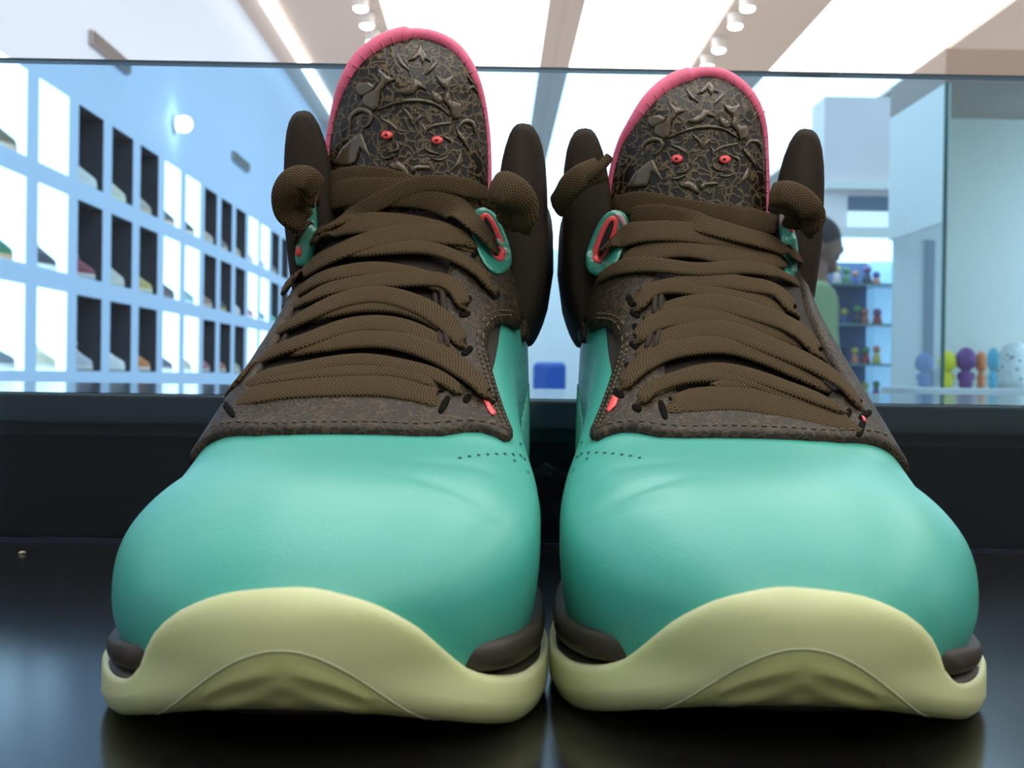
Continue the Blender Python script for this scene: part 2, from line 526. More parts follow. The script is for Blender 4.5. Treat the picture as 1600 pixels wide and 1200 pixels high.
def half_section(b, side):
    """from the top centre down to the lower edge, resampled evenly along its length"""
    w = max(wL(b) if side < 0 else wM(b), 1e-5)
    ct, cb, n = cT(b), (cBL(b) if side < 0 else cBM(b)), (nL(b) if side < 0 else nM(b))
    cs = min(cS(b), cb - 0.004)
    th = np.linspace(0, math.pi / 2, 120)
    a = w * np.sin(th) ** (2 / n)
    c = cb + max(ct - cb, 1e-4) * np.cos(th) ** (2 / n)
    k = np.linspace(0, 1, 30)[1:]
    a2 = w - min(0.0035, 0.2 * w) * k ** 2
    c2 = cb + (cs - cb) * k
    a = np.concatenate([a, a2]); c = np.concatenate([c, c2])
    s = np.concatenate([[0], np.cumsum(np.hypot(np.diff(a), np.diff(c)))])
    q = np.linspace(0, s[-1], NT + 1)
    return np.stack([side * np.interp(q, s, a) + drift(b), np.full(NT + 1, b), np.interp(q, s, c)], 1)

G = np.zeros((NB, 2 * NT + 1, 3))
for i, b in enumerate(B_ST):
    G[i, NT::-1] = half_section(b, -1)
    G[i, NT:] = half_section(b, 1)
# smooth the crown line a little
for _ in range(6):
    G[:, NT - 6:NT + 7] = 0.25 * G[:, NT - 7:NT + 6] + 0.5 * G[:, NT - 6:NT + 7] + 0.25 * G[:, NT - 5:NT + 8]
# creases where the toe box bends, on the inner side
GN = np.cross(np.gradient(G, axis=1), np.gradient(G, axis=0))
ln = np.linalg.norm(GN, axis=2, keepdims=True); ln[ln == 0] = 1
GN /= ln
flip = np.sign((GN[NB // 3, NT, 2]))
GN *= flip
_b = np.repeat(B_ST[:, None], 2 * NT + 1, 1)
_t = np.repeat(np.linspace(-1, 1, 2 * NT + 1)[None, :], NB, 0)
for (b0_, t0_, b1_, t1_, dep, wid) in ((.044, .24, .036, .60, .0007, .0030), (.030, .34, .036, .60, .0005, .0028), (.058, .20, .064, .52, .0005, .0040)):
    ux, uy = (b1_ - b0_), (t1_ - t0_) * 0.06
    L2 = ux * ux + uy * uy
    k = np.clip(((_b - b0_) * ux + (_t - t0_) * 0.06 * uy) / L2, 0, 1)
    d2 = (_b - b0_ - k * ux) ** 2 + ((_t - t0_) * 0.06 - k * uy) ** 2
    G -= GN * (dep * np.exp(-d2 / wid ** 2) * np.sin(np.pi * np.clip(k, 0.08, 0.92)))[:, :, None]

def bi(b, t):
    x = float(np.interp(b, B_ST, np.arange(NB)))
    y = (max(-1.0, min(1.0, t)) + 1) * NT
    i = int(min(max(x, 0), NB - 1.001)); j = int(min(max(y, 0), 2 * NT - 0.001))
    return i, j, x - i, y - j
def S(b, t, off=0.0):
    i, j, fx, fy = bi(b, t)
    def lerp(A):
        return ((A[i, j] * (1 - fy) + A[i, j + 1] * fy) * (1 - fx) + (A[i + 1, j] * (1 - fy) + A[i + 1, j + 1] * fy) * fx)
    p = lerp(G)
    if off:  # added tubes, out of view, that brighten the inside of the case
        n = lerp(GN); n = n / (np.linalg.norm(n) + 1e-12)
        p = p + n * off
    return p
def SN(b, t):
    i, j, fx, fy = bi(b, t)
    n = ((GN[i, j] * (1 - fy) + GN[i, j + 1] * fy) * (1 - fx) + (GN[i + 1, j] * (1 - fy) + GN[i + 1, j + 1] * fy) * fx)
    return n / (np.linalg.norm(n) + 1e-12)

OPEN_B, OPEN_T = 0.188, 0.40
base_faces = []
for i in range(NB - 1):
    for j in range(2 * NT):
        bb = 0.5 * (B_ST[i] + B_ST[i + 1]); tt = (j + 0.5) / NT - 1
        if bb > OPEN_B and abs(tt) < OPEN_T:
            continue
        a = i * (2 * NT + 1) + j
        base_faces.append((a, a + 1, a + 2 * NT + 2, a + 2 * NT + 1))
base_verts = G.reshape(-1, 3)
if flip < 0:
    base_faces = [f[::-1] for f in base_faces]
BASE_BVH = BVHTree.FromPolygons([Vector(v) for v in base_verts], base_faces)
FACE_BT = []
for i in range(NB - 1):
    for j in range(2 * NT):
        bb = 0.5 * (B_ST[i] + B_ST[i + 1]); tt = (j + 0.5) / NT - 1
        if bb > OPEN_B and abs(tt) < OPEN_T:
            continue
        FACE_BT.append((i, j))
def to_bt(p, idx):
    """surface coordinates of a point known to lie in a given cell"""
    i, j = FACE_BT[idx]
    p = np.array(p)
    b = p[1]
    best = None
    for q in np.linspace(j - 1, j + 2, 25):
        t = q / NT - 1
        d = np.linalg.norm(S(b, t) - p)
        if best is None or d < best[0]:
            best = (d, t)
    return b, best[1]

class Shoe:
    """placement of one shoe: toe position, turn, mirror"""
    def __init__(self, name, x0, y0, turn, mirror):
        self.name, self.m = name, (-1 if mirror else 1)
        d = Vector((math.sin(turn), math.cos(turn), 0))
        # the toe is given in camera axes; turn them into shop axes
        self.dir = Vector((d.x * cy + d.y * sy, -d.x * sy + d.y * cy, 0))
        self.side = Vector((self.dir.y, -self.dir.x, 0))
        self.o = Vector((x0 * cy + y0 * sy, -x0 * sy + y0 * cy, 0))
        self.rz = math.atan2(self.side.y, self.side.x)
    def local(self, P):                # world -> shoe frame (unmirrored)
        d = Vector(P) - self.o
        return Vector((self.m * d.dot(self.side), d.dot(self.dir), d.z))
    def ray(self, px, py):
        d = ray(px, py)
        dl = Vector((self.m * d.dot(self.side), d.dot(self.dir), d.z))
        return self.local(CAM), dl
    def pix(self, px, py, depth_b):
        """shoe-frame point seen at a pixel, at a given distance b behind the toe tip"""
        o, d = self.ray(px, py)
        k = (depth_b - o.y) / d.y
        return o + d * k
    def add(self, name, verts, faces, material, parent, **kw):
        V = [(self.m * v[0], v[1], v[2]) for v in verts]
        Fc = faces if self.m > 0 else [tuple(reversed(f)) for f in faces]
        return mesh_obj(name, V, Fc, material, parent, **kw)

LS = Shoe('left', -0.0475, 0.265, math.radians(2.0), False)
RS = Shoe('right', 0.0640, 0.2740, math.radians(2.0), True)

def hit(shoe, px, py, bvh=None):
    o, d = shoe.ray(px, py)
    loc, nor, idx, dist = (bvh or BASE_BVH).ray_cast(o, d)
    return loc, nor, idx
def bt_of(shoe, px, py):
    loc, nor, idx = hit(shoe, px, py)
    if loc is None:
        o, d = shoe.ray(px, py)
        best = None
        for k in np.linspace(0.25, 0.6, 120):
            q = BASE_BVH.find_nearest(o + d * k)
            if best is None or q[3] < best[1][3]:
                best = (k, q)
        loc, nor, idx = best[1][0], best[1][1], best[1][2]
    return to_bt(loc, idx)

# ---- patches: pieces of leather that lie on the base surface
def dens(poly, step=0.02):
    out = []
    for k in range(len(poly)):
        p, q = np.array(poly[k]), np.array(poly[(k + 1) % len(poly)])
        n = max(1, int(np.linalg.norm((q - p) * np.array([12.0, 1.0])) / step))
        for i in range(n):
            out.append(tuple(p + (q - p) * i / n))
    return out
def in_poly(x, y, P):
    c = False
    n = len(P)
    for i in range(n):
        x1, y1 = P[i]; x2, y2 = P[i - 1]
        if (y1 > y) != (y2 > y) and x < (x2 - x1) * (y - y1) / (y2 - y1) + x1:
            c = not c
    return c
def patch(poly, thick, step=0.035, rim=0.7, sink=0.0010):
    """poly in (b, t). Returns verts, faces: a raised sheet with a rounded rim that meets the base"""
    P = dens(poly, step * 0.6)
    sc = 12.0
    pts = [Vector((b * sc, t)) for b, t in P]
    nb = len(pts)
    b0, b1 = min(p[0] for p in P), max(p[0] for p in P)
    t0, t1 = min(p[1] for p in P), max(p[1] for p in P)
    PA = np.array([(p.x, p.y) for p in pts])
    x = b0 * sc
    row = 0
    while x < b1 * sc:
        y = t0 + (step / 2 if row % 2 else 0)
        while y < t1:
            if in_poly(x, y, PA) and np.min(np.hypot(PA[:, 0] - x, PA[:, 1] - y)) > step * 0.45:
                pts.append(Vector((x, y)))
            y += step
        x += step * 0.87
        row += 1
    edges = [(i, (i + 1) % nb) for i in range(nb)]
    r = delaunay_2d_cdt(pts, edges, [], 0, 1e-7)
    V2, tris, orig = r[0], r[2], r[3]
    bnd = set()
    for k, ol in enumerate(orig):
        if any(o_ < nb for o_ in ol):
            bnd.add(k)
    faces = []
    for f in tris:
        mx = sum(V2[i].x for i in f) / 3; my = sum(V2[i].y for i in f) / 3
        if in_poly(mx, my, PA):
            faces.append(list(f))
    verts = []
    for k, v in enumerate(V2):
        verts.append(S(v.x / sc, v.y, thick * (rim if k in bnd else 1.0)))
    # rim
    from collections import Counter
    ec = Counter()
    for f in faces:
        for i in range(3):
            ec[(f[i], f[(i + 1) % 3])] += 1
    low = {}
    for (i, j) in list(ec):
        if (j, i) not in ec:
            for k in (i, j):
                if k not in low:
                    low[k] = len(verts)
                    verts.append(S(V2[k].x / sc, V2[k].y, -sink))
            faces.append([j, i, low[i], low[j]])
    # orientation
    f = faces[0]
    n = np.cross(verts[f[1]] - verts[f[0]], verts[f[2]] - verts[f[0]])
    if np.dot(n, SN(V2[f[0]].x / sc, V2[f[0]].y)) < 0:
        faces = [ff[::-1] for ff in faces]
    return verts, faces

# ---- the sole: outline with rings
soL = pchip([0, .0012, .004, .009, .016, .026, .038, .053, .070, .090, .112, .145, .185, .225, .255, .280, .295, .303, .3065],
            [0, .0105, .0205, .0300, .0380, .0455, .0508, .0552, .0574, .0575, .0555, .0525, .0490, .0465, .0440, .0375, .0270, .0140, 0])
soM = pchip([0, .0012, .004, .009, .016, .026, .038, .053, .070, .090, .112, .145, .185, .225, .255, .280, .295, .303, .3065],
            [0, .0120, .0230, .0340, .0425, .0490, .0530, .0552, .0555, .0540, .0500, .0450, .0430, .0430, .0420, .0365, .0265, .0140, 0])
def outline(n=220):
    q = np.linspace(0, 1, 240)
    bb = 0.3065 * (0.5 - 0.5 * np.cos(np.pi * q))
    lat = [(-soL(b) + drift(b), b) for b in bb]
    med = [(soM(b) + drift(b), b) for b in bb]
    pts = np.array(lat + med[::-1][1:-1])
    s = np.concatenate([[0], np.cumsum(np.hypot(*np.diff(np.vstack([pts, pts[:1]]), axis=0).T))])
    P = np.vstack([pts, pts[:1]])
    qq = np.linspace(0, s[-1], n, endpoint=False)
    return np.stack([np.interp(qq, s, P[:, 0]), np.interp(qq, s, P[:, 1])], 1)
OUT = outline()
def rocker(b):
    """height of the underside: the toe springs up, the heel a little"""
    z = 0.0
    if b < 0.042: z += 0.0100 * ((0.042 - b) / 0.042) ** 2
    if b > 0.285: z += 0.006 * ((b - 0.285) / 0.02) ** 2
    return z
cap_top = pchip([-.062, -.043, -.0385, -.0345, -.0295, -.0215, -.010, .004, .0165, .027, .035, .041, .0465, .052, .062],
                [.0122, .0120, .0125, .0156, .0236, .0306, .0348, .0360, .0337, .0283, .0212, .0160, .0136, .0124, .0122])
def rim_top(a, b):
    front = cap_top(a)
    side = 0.0122 + 0.004 * max(0, min(1, (b - 0.1) / 0.15))
    k = max(0.0, min(1.0, (b - 0.035) / 0.02))
    return front * (1 - k) + side * k
def axis_pt(a, b):
    ab = min(max(b, 0.062), 0.245)
    return np.array([drift(ab), ab])
def up_r(a, b, c):
    """distance from the inner axis to the upper at height c, in the direction of an outline point"""
    q = axis_pt(a, b)
    if abs(a) < 0.0008 and (b < 0.02 or b > 0.28): a = a + 0.0009
    d = np.array([a, b]) - q
    L = np.linalg.norm(d); d = d / L
    o = Vector((q[0], q[1], c))
    loc, nor, idx, dist = BASE_BVH.ray_cast(o, Vector((d[0], d[1], 0)))
    return q, d, (dist if loc is not None else None), L

def build_sole(sh, root):
    # rubber outsole: side wall that climbs into a wave over the toe
    rings = [[] for _ in range(15)]
    inner = []
    for (a, b) in OUT:
        zb = rocker(b)
        top = rim_top(a, b)
        q, d, r0, L = up_r(a, b, 0.018)
        if r0 is None: r0 = L - 0.004
        pts = []
        # underside to edge
        for ins, dz in ((0.020, 0.0006), (0.007, 0.0), (0.0032, 0.0006), (0.0012, 0.0022), (0.0, 0.0050)):
            pts.append((q + d * (L - ins), zb + dz))
        h0 = zb + 0.0050
        n = 8
        for k in range(1, n + 1):
            c = h0 + (top - h0) * k / n
            c2 = max(c, 0.0185)
            _, _, r, _ = up_r(a, b, c2)
            if r is None: r = r0
            lip = r + 0.0026
            f = max(0.0, min(1.0, (c - 0.0085) / 0.014))
            f = f * f * (3 - 2 * f)
            rr = L * (1 - f) + lip * f
            if k == n: rr -= 0.0004
            pts.append((q + d * rr, c))
        # fold over the top edge to the inside
        lastxy, lastc = pts[-1]
        rr = np.dot(lastxy - q, d)
        pts.append((q + d * (rr - 0.0014), lastc + 0.0004))
        pts.append((q + d * (rr - 0.0075), lastc - 0.0030))
        for k, (xy, c) in enumerate(pts):
            rings[k].append((xy[0], xy[1], c))
    vs, fs = loft(rings, True, cap0=True)
    sole = sh.add('outsole', vs, [f[::-1] for f in fs], outsole_m, root)
    # sunk tread window in the toe, an arch of darker rubber with chevron ridges
    def sole_pt(a, c, off):
        # horizontal ray at the outsole from ahead of the toe
        o = Vector((a, -0.05, c))
        loc, nor, idx, dist = bv.ray_cast(o, Vector((0, 1, 0)))
        if loc is None:
            return np.array((a, 0.004, c))
        return np.array(loc) + np.array((0, -off, 0))
    bv = BVHTree.FromPolygons([Vector(v) for v in vs], fs)
    def arch(a):
        q = max(-1.0, min(1.0, (a - 0.001) / 0.031))
        return 0.0055 + 0.0180 * math.cos(q * math.pi / 2) ** 1.25
    tv, tf = [], []
    na, nc = 48, 14
    for i in range(na + 1):
        a = -0.030 + 0.062 * i / na
        zt = max(arch(a), 0.0062)
        zb = 0.0050
        for j in range(nc + 1):
            c = zb + (zt - zb) * j / nc
            edge = (j == nc) or i in (0, na)
            # chevron ridges
            ph = (c - 0.0045) / 0.0052 + abs(a - 0.001) / 0.012
            rid = 0.0008 * (0.5 + 0.5 * math.sin(ph * 2 * math.pi)) * (1 if abs(a - 0.001) < 0.018 and j < nc - 2 else 0)
            tv.append(sole_pt(a, c, 0.0002 if edge else 0.0004 + rid))
    for i in range(na):
        for j in range(nc):
            k = i * (nc + 1) + j
            tf.append((k, k + nc + 1, k + nc + 2, k + 1))
    sh.add('tread_window', tv, tf, tread_m, sole)
    # raised lip of the window
    cv = []
    for i in range(41):
        a = -0.0302 + 0.0624 * i / 40
        cv.append(sole_pt(a, max(arch(a), 0.0052) + 0.0005, 0.0003))
    sv, sf = tube(cv, 0.00022, 6)
    sh.add('window_lip', sv, sf, outsole_m, sole)

    # midsole foam: two rounded layers between rubber and leather
    def band(c_lo, c_hi, bulge, b_from=0.0, inset=0.0):
        R = [[] for _ in range(9)]
        for (a, b) in OUT:
            zl, zh = c_lo(a, b), c_hi(a, b)
            for k in range(9):
                x = k / 8
                c = zl + (zh - zl) * x
                q, d, r, L = up_r(a, b, max(zh + 0.001, 0.0185))
                if r is None: r = L - 0.004
                ra = min(r + 0.0012, L - 0.0030)
                hid = max(0.0, min(1.0, (rim_top(a, b) - 0.0132) / 0.006)) if b < 0.06 else 0.0
                ra -= 0.0075 * hid
                base = ra - inset
                e = (1 - abs(2 * x - 1) ** 2.6)
                rr = base + bulge * e - (0.004 if k in (0, 8) else 0)
                xy = q + d * rr
                R[k].append((xy[0], xy[1], c))
        return loft(R, True)
    def jn(a, b):        # where foam meets leather
        side = 0.0165 if a < 0 else 0.0215
        k = max(0, min(1, b / 0.05))
        front = 0.0230
        z = front * (1 - k) + side * k
        return z + 0.017 * max(0, min(1, (b - 0.08) / 0.15))
    def mid(a, b):
        return rim_top_side(a, b) + (jn(a, b) - rim_top_side(a, b)) * 0.42
    def rim_top_side(a, b):
        return 0.0095 + 0.004 * max(0, min(1, (b - 0.1) / 0.15))
    v, f = band(lambda a, b: mid(a, b) - 0.0006, jn, 0.0020)
    fo = sh.add('midsole_foam', v, [x[::-1] for x in f], foam_m, root)
    v, f = band(lambda a, b: rim_top_side(a, b) - 0.003, mid, 0.0020, inset=-0.0003)
    sh.add('midsole_carrier', v, [x[::-1] for x in f], foam_m, root)
    # smoky air unit showing along the sides behind the forefoot
    for sgn in (-1, 1):
        R = []
        for b in np.linspace(0.105, 0.295, 40):
            w = (soL(b) if sgn < 0 else soM(b))
            e = math.sin(math.pi * (b - 0.105) / 0.19) ** 0.4 if 0.105 < b < 0.295 else 0
            zl = 0.0150 + 0.003 * max(0, min(1, (b - 0.1) / 0.15)); zh = jn(sgn * 0.01, b) - 0.004
            zm, hh = (zl + zh) / 2, (zh - zl) / 2 * e + 0.0003
            ring = []
            for k in range(10):
                an = 2 * math.pi * k / 10
                ring.append((drift(b) + sgn * (w - 0.0015 + 0.0040 * math.cos(an) * e), b, zm + hh * math.sin(an)))
            R.append(ring)
        v, f = loft(R, True, True, True)
        sh.add('air_unit', v, f if sgn > 0 else [x[::-1] for x in f], air_m, root)
    # hidden sole filler so nothing looks hollow from the side
    ins = []
    for (a, b) in OUT:
        q = axis_pt(a, b); p = q + (np.array([a, b]) - q) * 0.86
        ins.append((p[0], p[1], 0.028))
    sh.add('insole', ins + [(drift(.15), .15, .028)], [(i, (i + 1) % len(ins), len(ins)) for i in range(len(ins))], lining_m, root)

def tube(pts, r, n=8, closed=False, radii=None):
    P = np.array(pts, float)
    m = len(P)
    rings = []
    T = np.gradient(P, axis=0)
    up = np.array([0.0, 0.0, 1.0])
    prev = None
    for i in range(m):
        t = T[i] / (np.linalg.norm(T[i]) + 1e-12)
        if prev is None:
            s = np.cross(t, up)
            if np.linalg.norm(s) < 1e-3: s = np.cross(t, np.array([1.0, 0, 0]))
        else:
            s = prev - t * np.dot(prev, t)
        s /= np.linalg.norm(s) + 1e-12
        prev = s
        w = np.cross(s, t)
        rr = radii[i] if radii is not None else r
        rings.append([P[i] + rr * (math.cos(2 * math.pi * k / n) * s + math.sin(2 * math.pi * k / n) * w) for k in range(n)])
    return loft(rings, True, not closed, not closed)

# outline of the dark eyestay / ankle overlay, measured on the left shoe and carried to the right one
def make_eyestay_poly():
    P = []
    px = lambda x, y: bt_of(LS, x, y)
    front = [(330, 683), (352, 684), (400, 682), (450, 680), (500, 679), (550, 679), (600, 680), (650, 682), (690, 682), (725, 676), (750, 676), (775, 684), (787, 691)]
    fr = [px(*p) for p in front]
    fr[0] = (fr[1][0] + 0.004, fr[1][1] - 0.08)
    lat0 = (fr[0][0] + 0.001, fr[0][1] - 0.075)
    P.append(lat0)
    P += fr
    med = [(797, 690), (796, 678), (783, 645), (772, 610), (762, 575), (757, 548), (760, 525), (770, 511), (785, 508)]
    P += [px(*p) for p in med]
    b, t = P[-1]
    P += [(b + 0.006, t + 0.03), (b + 0.014, t + 0.07), (b + 0.024, t + 0.085), (b + 0.04, t + 0.06), (0.262, t + 0.05), (0.29, t + 0.05), (0.3005, t + 0.1), (0.3005, 0.51), (0.25, 0.51), (0.200, 0.51), (0.187, 0.49)]
    # inner edge of the throat, medial side going down
    im = [px(*p) for p in ((728, 345), (702, 420), (686, 470), (686, 540), (684, 595), (660, 618))]
    il = [px(*p) for p in ((430, 618), (405, 590), (440, 530), (468, 470), (482, 420), (492, 345))]
    P += [(0.187, im[0][1])] + im + [(min(im[-1][0], il[0][0]) - 0.002, 0.0)] + il + [(0.187, il[-1][1])]
    P += [(0.187, -0.49), (0.200, -0.51), (0.25, -0.51), (0.3005, -0.51), (0.3005, -0.70), (0.262, -0.68)]
    P += [(0.200, -0.70), (0.178, -0.73), (0.165, -0.68), (0.150, -0.58), (0.135, -0.53), (0.120, -0.53)]
    return P
EYESTAY = make_eyestay_poly()
EV, EF = patch(EYESTAY, 0.0024, 0.03)
COMB_BVH = BVHTree.FromPolygons([Vector(v) for v in list(base_verts) + list(EV)],
                                base_faces + [tuple(i + len(base_verts) for i in f) for f in EF])

def build_collar(sh, root, lean_l, lean_m, ear_l, ear_m):
    """padded ankle collar: a thick wall from the outer ear round the heel to the inner ear"""
    rings = []
    n = 90
    plan = []
    for q in np.linspace(0, 1, n):
        # straight sides then the heel
        if q < 0.36:
            b = 0.188 + (0.246 - 0.188) * q / 0.36; sgn = -1
        elif q > 0.64:
            b = 0.188 + (0.246 - 0.188) * (1 - q) / 0.36; sgn = 1
        else:
            an = (q - 0.36) / 0.28 * math.pi
            b = 0.246 + 0.046 * math.sin(an); sgn = None
        if sgn is None:
            a = drift(b) - 0.0378 * math.cos(an)
        else:
            w = 0.0372 + 0.0006 * (b - 0.188) / 0.058
            a = drift(b) + sgn * w
        plan.append((a, b))
    plan = np.array(plan)
    tan = np.gradient(plan, axis=0)
    tan /= np.linalg.norm(tan, axis=1, keepdims=True)
    nrm = np.stack([-tan[:, 1], tan[:, 0]], 1)     # outward
    cen = np.array([drift(.24), .235])
    for i in range(n):
        if np.dot(nrm[i], plan[i] - cen) < 0: nrm[i] *= -1
    for i, q in enumerate(np.linspace(0, 1, n)):
        a, b = plan[i]
        ear = ear_l if q < 0.5 else ear_m
        e = min(q, 1 - q) * 2
        front = max(0.0, 1 - e / 0.34)
        top = 0.148 + (ear - 0.148) * (front ** 1.3 if front > 0 else 0) + 0.016 * max(0, (e - 0.62) / 0.38)
        # round the free front corner off
        edge = min(1.0, e / 0.085)
        rnd = math.sqrt(max(0.0, 1 - (1 - edge) ** 2))
        lo = 0.093 + 0.004 * (1 - rnd)
        top = lo + (top - lo) * (0.90 + 0.10 * rnd)
        th = 0.0112 * (0.62 + 0.38 * rnd)
        lean = (lean_l if q < 0.5 else lean_m) * front
        ring = []
        m = 28
        for k in range(m):
            an = 2 * math.pi * k / m
            # rounded, taller than thick, narrowing towards the top
            x = math.copysign(abs(math.cos(an)) ** 0.75, math.cos(an))
            z = math.copysign(abs(math.sin(an)) ** 0.45, math.sin(an))
            zc = (lo + top) / 2 + z * (top - lo) / 2
            f = (zc - lo) / (top - lo)
            thick = th * (1.0 - (0.05 if x > 0 else 0.38) * max(0, f - 0.3) / 0.7)
            if x > 0: thick *= 0.86
            if f < 0.42: thick *= 0.30 + 0.70 * (max(f, 0.0) / 0.42) ** 0.7
            off = x * thick + lean * max(0, f - 0.2) ** 1.5 
            xy = plan[i] + nrm[i] * off
            ring.append((xy[0], xy[1], zc))
        rings.append(ring)
    v, f = loft(rings, True, True, True)
    bm = bmesh.new()
    o = sh.add('collar', v, f, nubuck, root)
    bm.from_mesh(o.data); bmesh.ops.recalc_face_normals(bm, faces=bm.faces); bm.to_mesh(o.data); bm.free()
    # inner lining wall
    R = []
    for c in (0.028, 0.06, 0.10):
        R.append([(plan[i][0] - nrm[i][0] * 0.004, plan[i][1] - nrm[i][1] * 0.004, c) for i in range(n)])
    v, f = loft(R, False)
    sh.add('lining', v, f, lining_m, root)
    return o

def tongue_frame(sh, P):
    pass

def build_tongue(sh, root, cx_, top_y, low_y, half_w, b_top, b_low, poly_px):
    """upper tongue: a curved shield. Outline given in pixels of the photo, laid on its own bowed surface"""
    # bowed surface: b as a function of (pixel x, pixel y)
    def surf(x, y, off=0.0):
        f = (y - top_y) / (low_y - top_y)
        bb = b_top + (b_low - b_top) * f
        bow = 0.014 * ((x - cx_) / half_w) ** 2
        lean = 0.006 * max(0.0, 0.35 - f) ** 2 / 0.12
        return np.array(sh.pix(x, y, bb + bow + lean - off))
    return surf

def shape_mesh(surf, poly, off, thick, step=7.0, dome=0.0, back=None):
    """flat outline (pixels) -> sheet on surf with rim; step in pixels"""
    P = [tuple(p) for p in poly]
    D = []
    for k in range(len(P)):
        p, q = np.array(P[k], float), np.array(P[(k + 1) % len(P)], float)
        n = max(1, int(np.linalg.norm(q - p) / step))
        for i in range(n):
            D.append(tuple(p + (q - p) * i / n))
    nb = len(D)
    PA = np.array(D)
    pts = [Vector(d) for d in D]
    x0, y0 = PA.min(0); x1, y1 = PA.max(0)
    x = x0
    while x < x1:
        y = y0
        while y < y1:
            if in_poly(x, y, D) and np.min(np.hypot(PA[:, 0] - x, PA[:, 1] - y)) > step * 0.5:
                pts.append(Vector((x, y)))
            y += step
        x += step
    r = delaunay_2d_cdt(pts, [(i, (i + 1) % nb) for i in range(nb)], [], 0, 1e-6)
    V2, tris, orig = r[0], r[2], r[3]
    bnd = {k for k, ol in enumerate(orig) if any(o_ < nb for o_ in ol)}
    faces = [list(f) for f in tris if in_poly(sum(V2[i].x for i in f) / 3, sum(V2[i].y for i in f) / 3, D)]
    verts = [surf(v.x, v.y, off + (0.35 * thick if k in bnd else thick)) for k, v in enumerate(V2)]
    es = set()
    for f in faces:
        for i in range(3): es.add((f[i], f[(i + 1) % 3]))
    low = {}
    bk = off - 0.0004 if back is None else back
    for (i, j) in list(es):
        if (j, i) not in es:
            for k in (i, j):
                if k not in low:
                    low[k] = len(verts); verts.append(surf(V2[k].x, V2[k].y, bk))
            faces.append([j, i, low[i], low[j]])
    return verts, faces

def fix_normals(o):
    bm = bmesh.new(); bm.from_mesh(o.data)
    bmesh.ops.recalc_face_normals(bm, faces=bm.faces)
    bm.to_mesh(o.data); bm.free()
    return o

# ---- laces
def lace_mat():
    m = bpy.data.materials.new('dark_olive_brown_woven_lace'); m.use_nodes = True
    nt = m.node_tree; b = nt.nodes['Principled BSDF']
    b.inputs['Roughness'].default_value = 0.85
    b.inputs['Specular IOR Level'].default_value = 0.2
    uv = nt.nodes.new('ShaderNodeUVMap'); uv.uv_map = 'UVMap'
    sp = nt.nodes.new('ShaderNodeSeparateXYZ'); nt.links.new(uv.outputs[0], sp.inputs[0])
    def wave(ku, kv):
        a = nt.nodes.new('ShaderNodeMath'); a.operation = 'MULTIPLY'; a.inputs[1].default_value = ku
        nt.links.new(sp.outputs[0], a.inputs[0])
        c = nt.nodes.new('ShaderNodeMath'); c.operation = 'MULTIPLY_ADD'; c.inputs[1].default_value = kv
        nt.links.new(sp.outputs[1], c.inputs[0]); nt.links.new(a.outputs[0], c.inputs[2])
        s_ = nt.nodes.new('ShaderNodeMath'); s_.operation = 'SINE'
        nt.links.new(c.outputs[0], s_.inputs[0])
        return s_
    w1, w2 = wave(5.0, 5.0), wave(5.0, -5.0)           # uv in millimetres
    mx = nt.nodes.new('ShaderNodeMath'); mx.operation = 'MAXIMUM'
    nt.links.new(w1.outputs[0], mx.inputs[0]); nt.links.new(w2.outputs[0], mx.inputs[1])
    rp = nt.nodes.new('ShaderNodeValToRGB')
    rp.color_ramp.elements[0].color = srgb(34, 26, 16); rp.color_ramp.elements[1].color = srgb(88, 72, 46)
    mr = nt.nodes.new('ShaderNodeMapRange'); mr.inputs[1].default_value = -0.6; mr.inputs[2].default_value = 1
    nt.links.new(mx.outputs[0], mr.inputs[0]); nt.links.new(mr.outputs[0], rp.inputs[0])
    nt.links.new(rp.outputs[0], b.inputs['Base Color'])
    bp = nt.nodes.new('ShaderNodeBump'); bp.inputs['Strength'].default_value = 0.5; bp.inputs['Distance'].default_value = 0.0003
    nt.links.new(mr.outputs[0], bp.inputs['Height']); nt.links.new(bp.outputs['Normal'], b.inputs['Normal'])
    MATS[m.name] = m
    return m
lace_m = lace_mat()

def ribbon(P, N, hw, ht=0.0008, m=20, camber=0.05):
    """flat woven band along P with face normals N; hw = half width per point"""
    P = np.array(P); N = np.array(N)
    T = np.gradient(P, axis=0); T /= np.linalg.norm(T, axis=1, keepdims=True) + 1e-12
    rings, uvs = [], []
    d = 0.0
    for i in range(len(P)):
        if i: d += np.linalg.norm(P[i] - P[i - 1])
        n = N[i] - T[i] * np.dot(N[i], T[i]); n /= np.linalg.norm(n) + 1e-12
        s = np.cross(T[i], n)
        w = hw[i] if hasattr(hw, '__len__') else hw
        ring = []
        for k in range(m):
            an = 2 * math.pi * k / m
            x = math.copysign(abs(math.cos(an)) ** 0.55, math.cos(an))
            z = math.copysign(abs(math.sin(an)) ** 0.5, math.sin(an))
            ring.append(P[i] + s * w * x + n * (ht * z - camber * w * x * x))
            uvs.append((d * 1000, w * x * 1000))
        rings.append(ring)
    v, f = loft(rings, True, True, True)
    return v, f, uvs

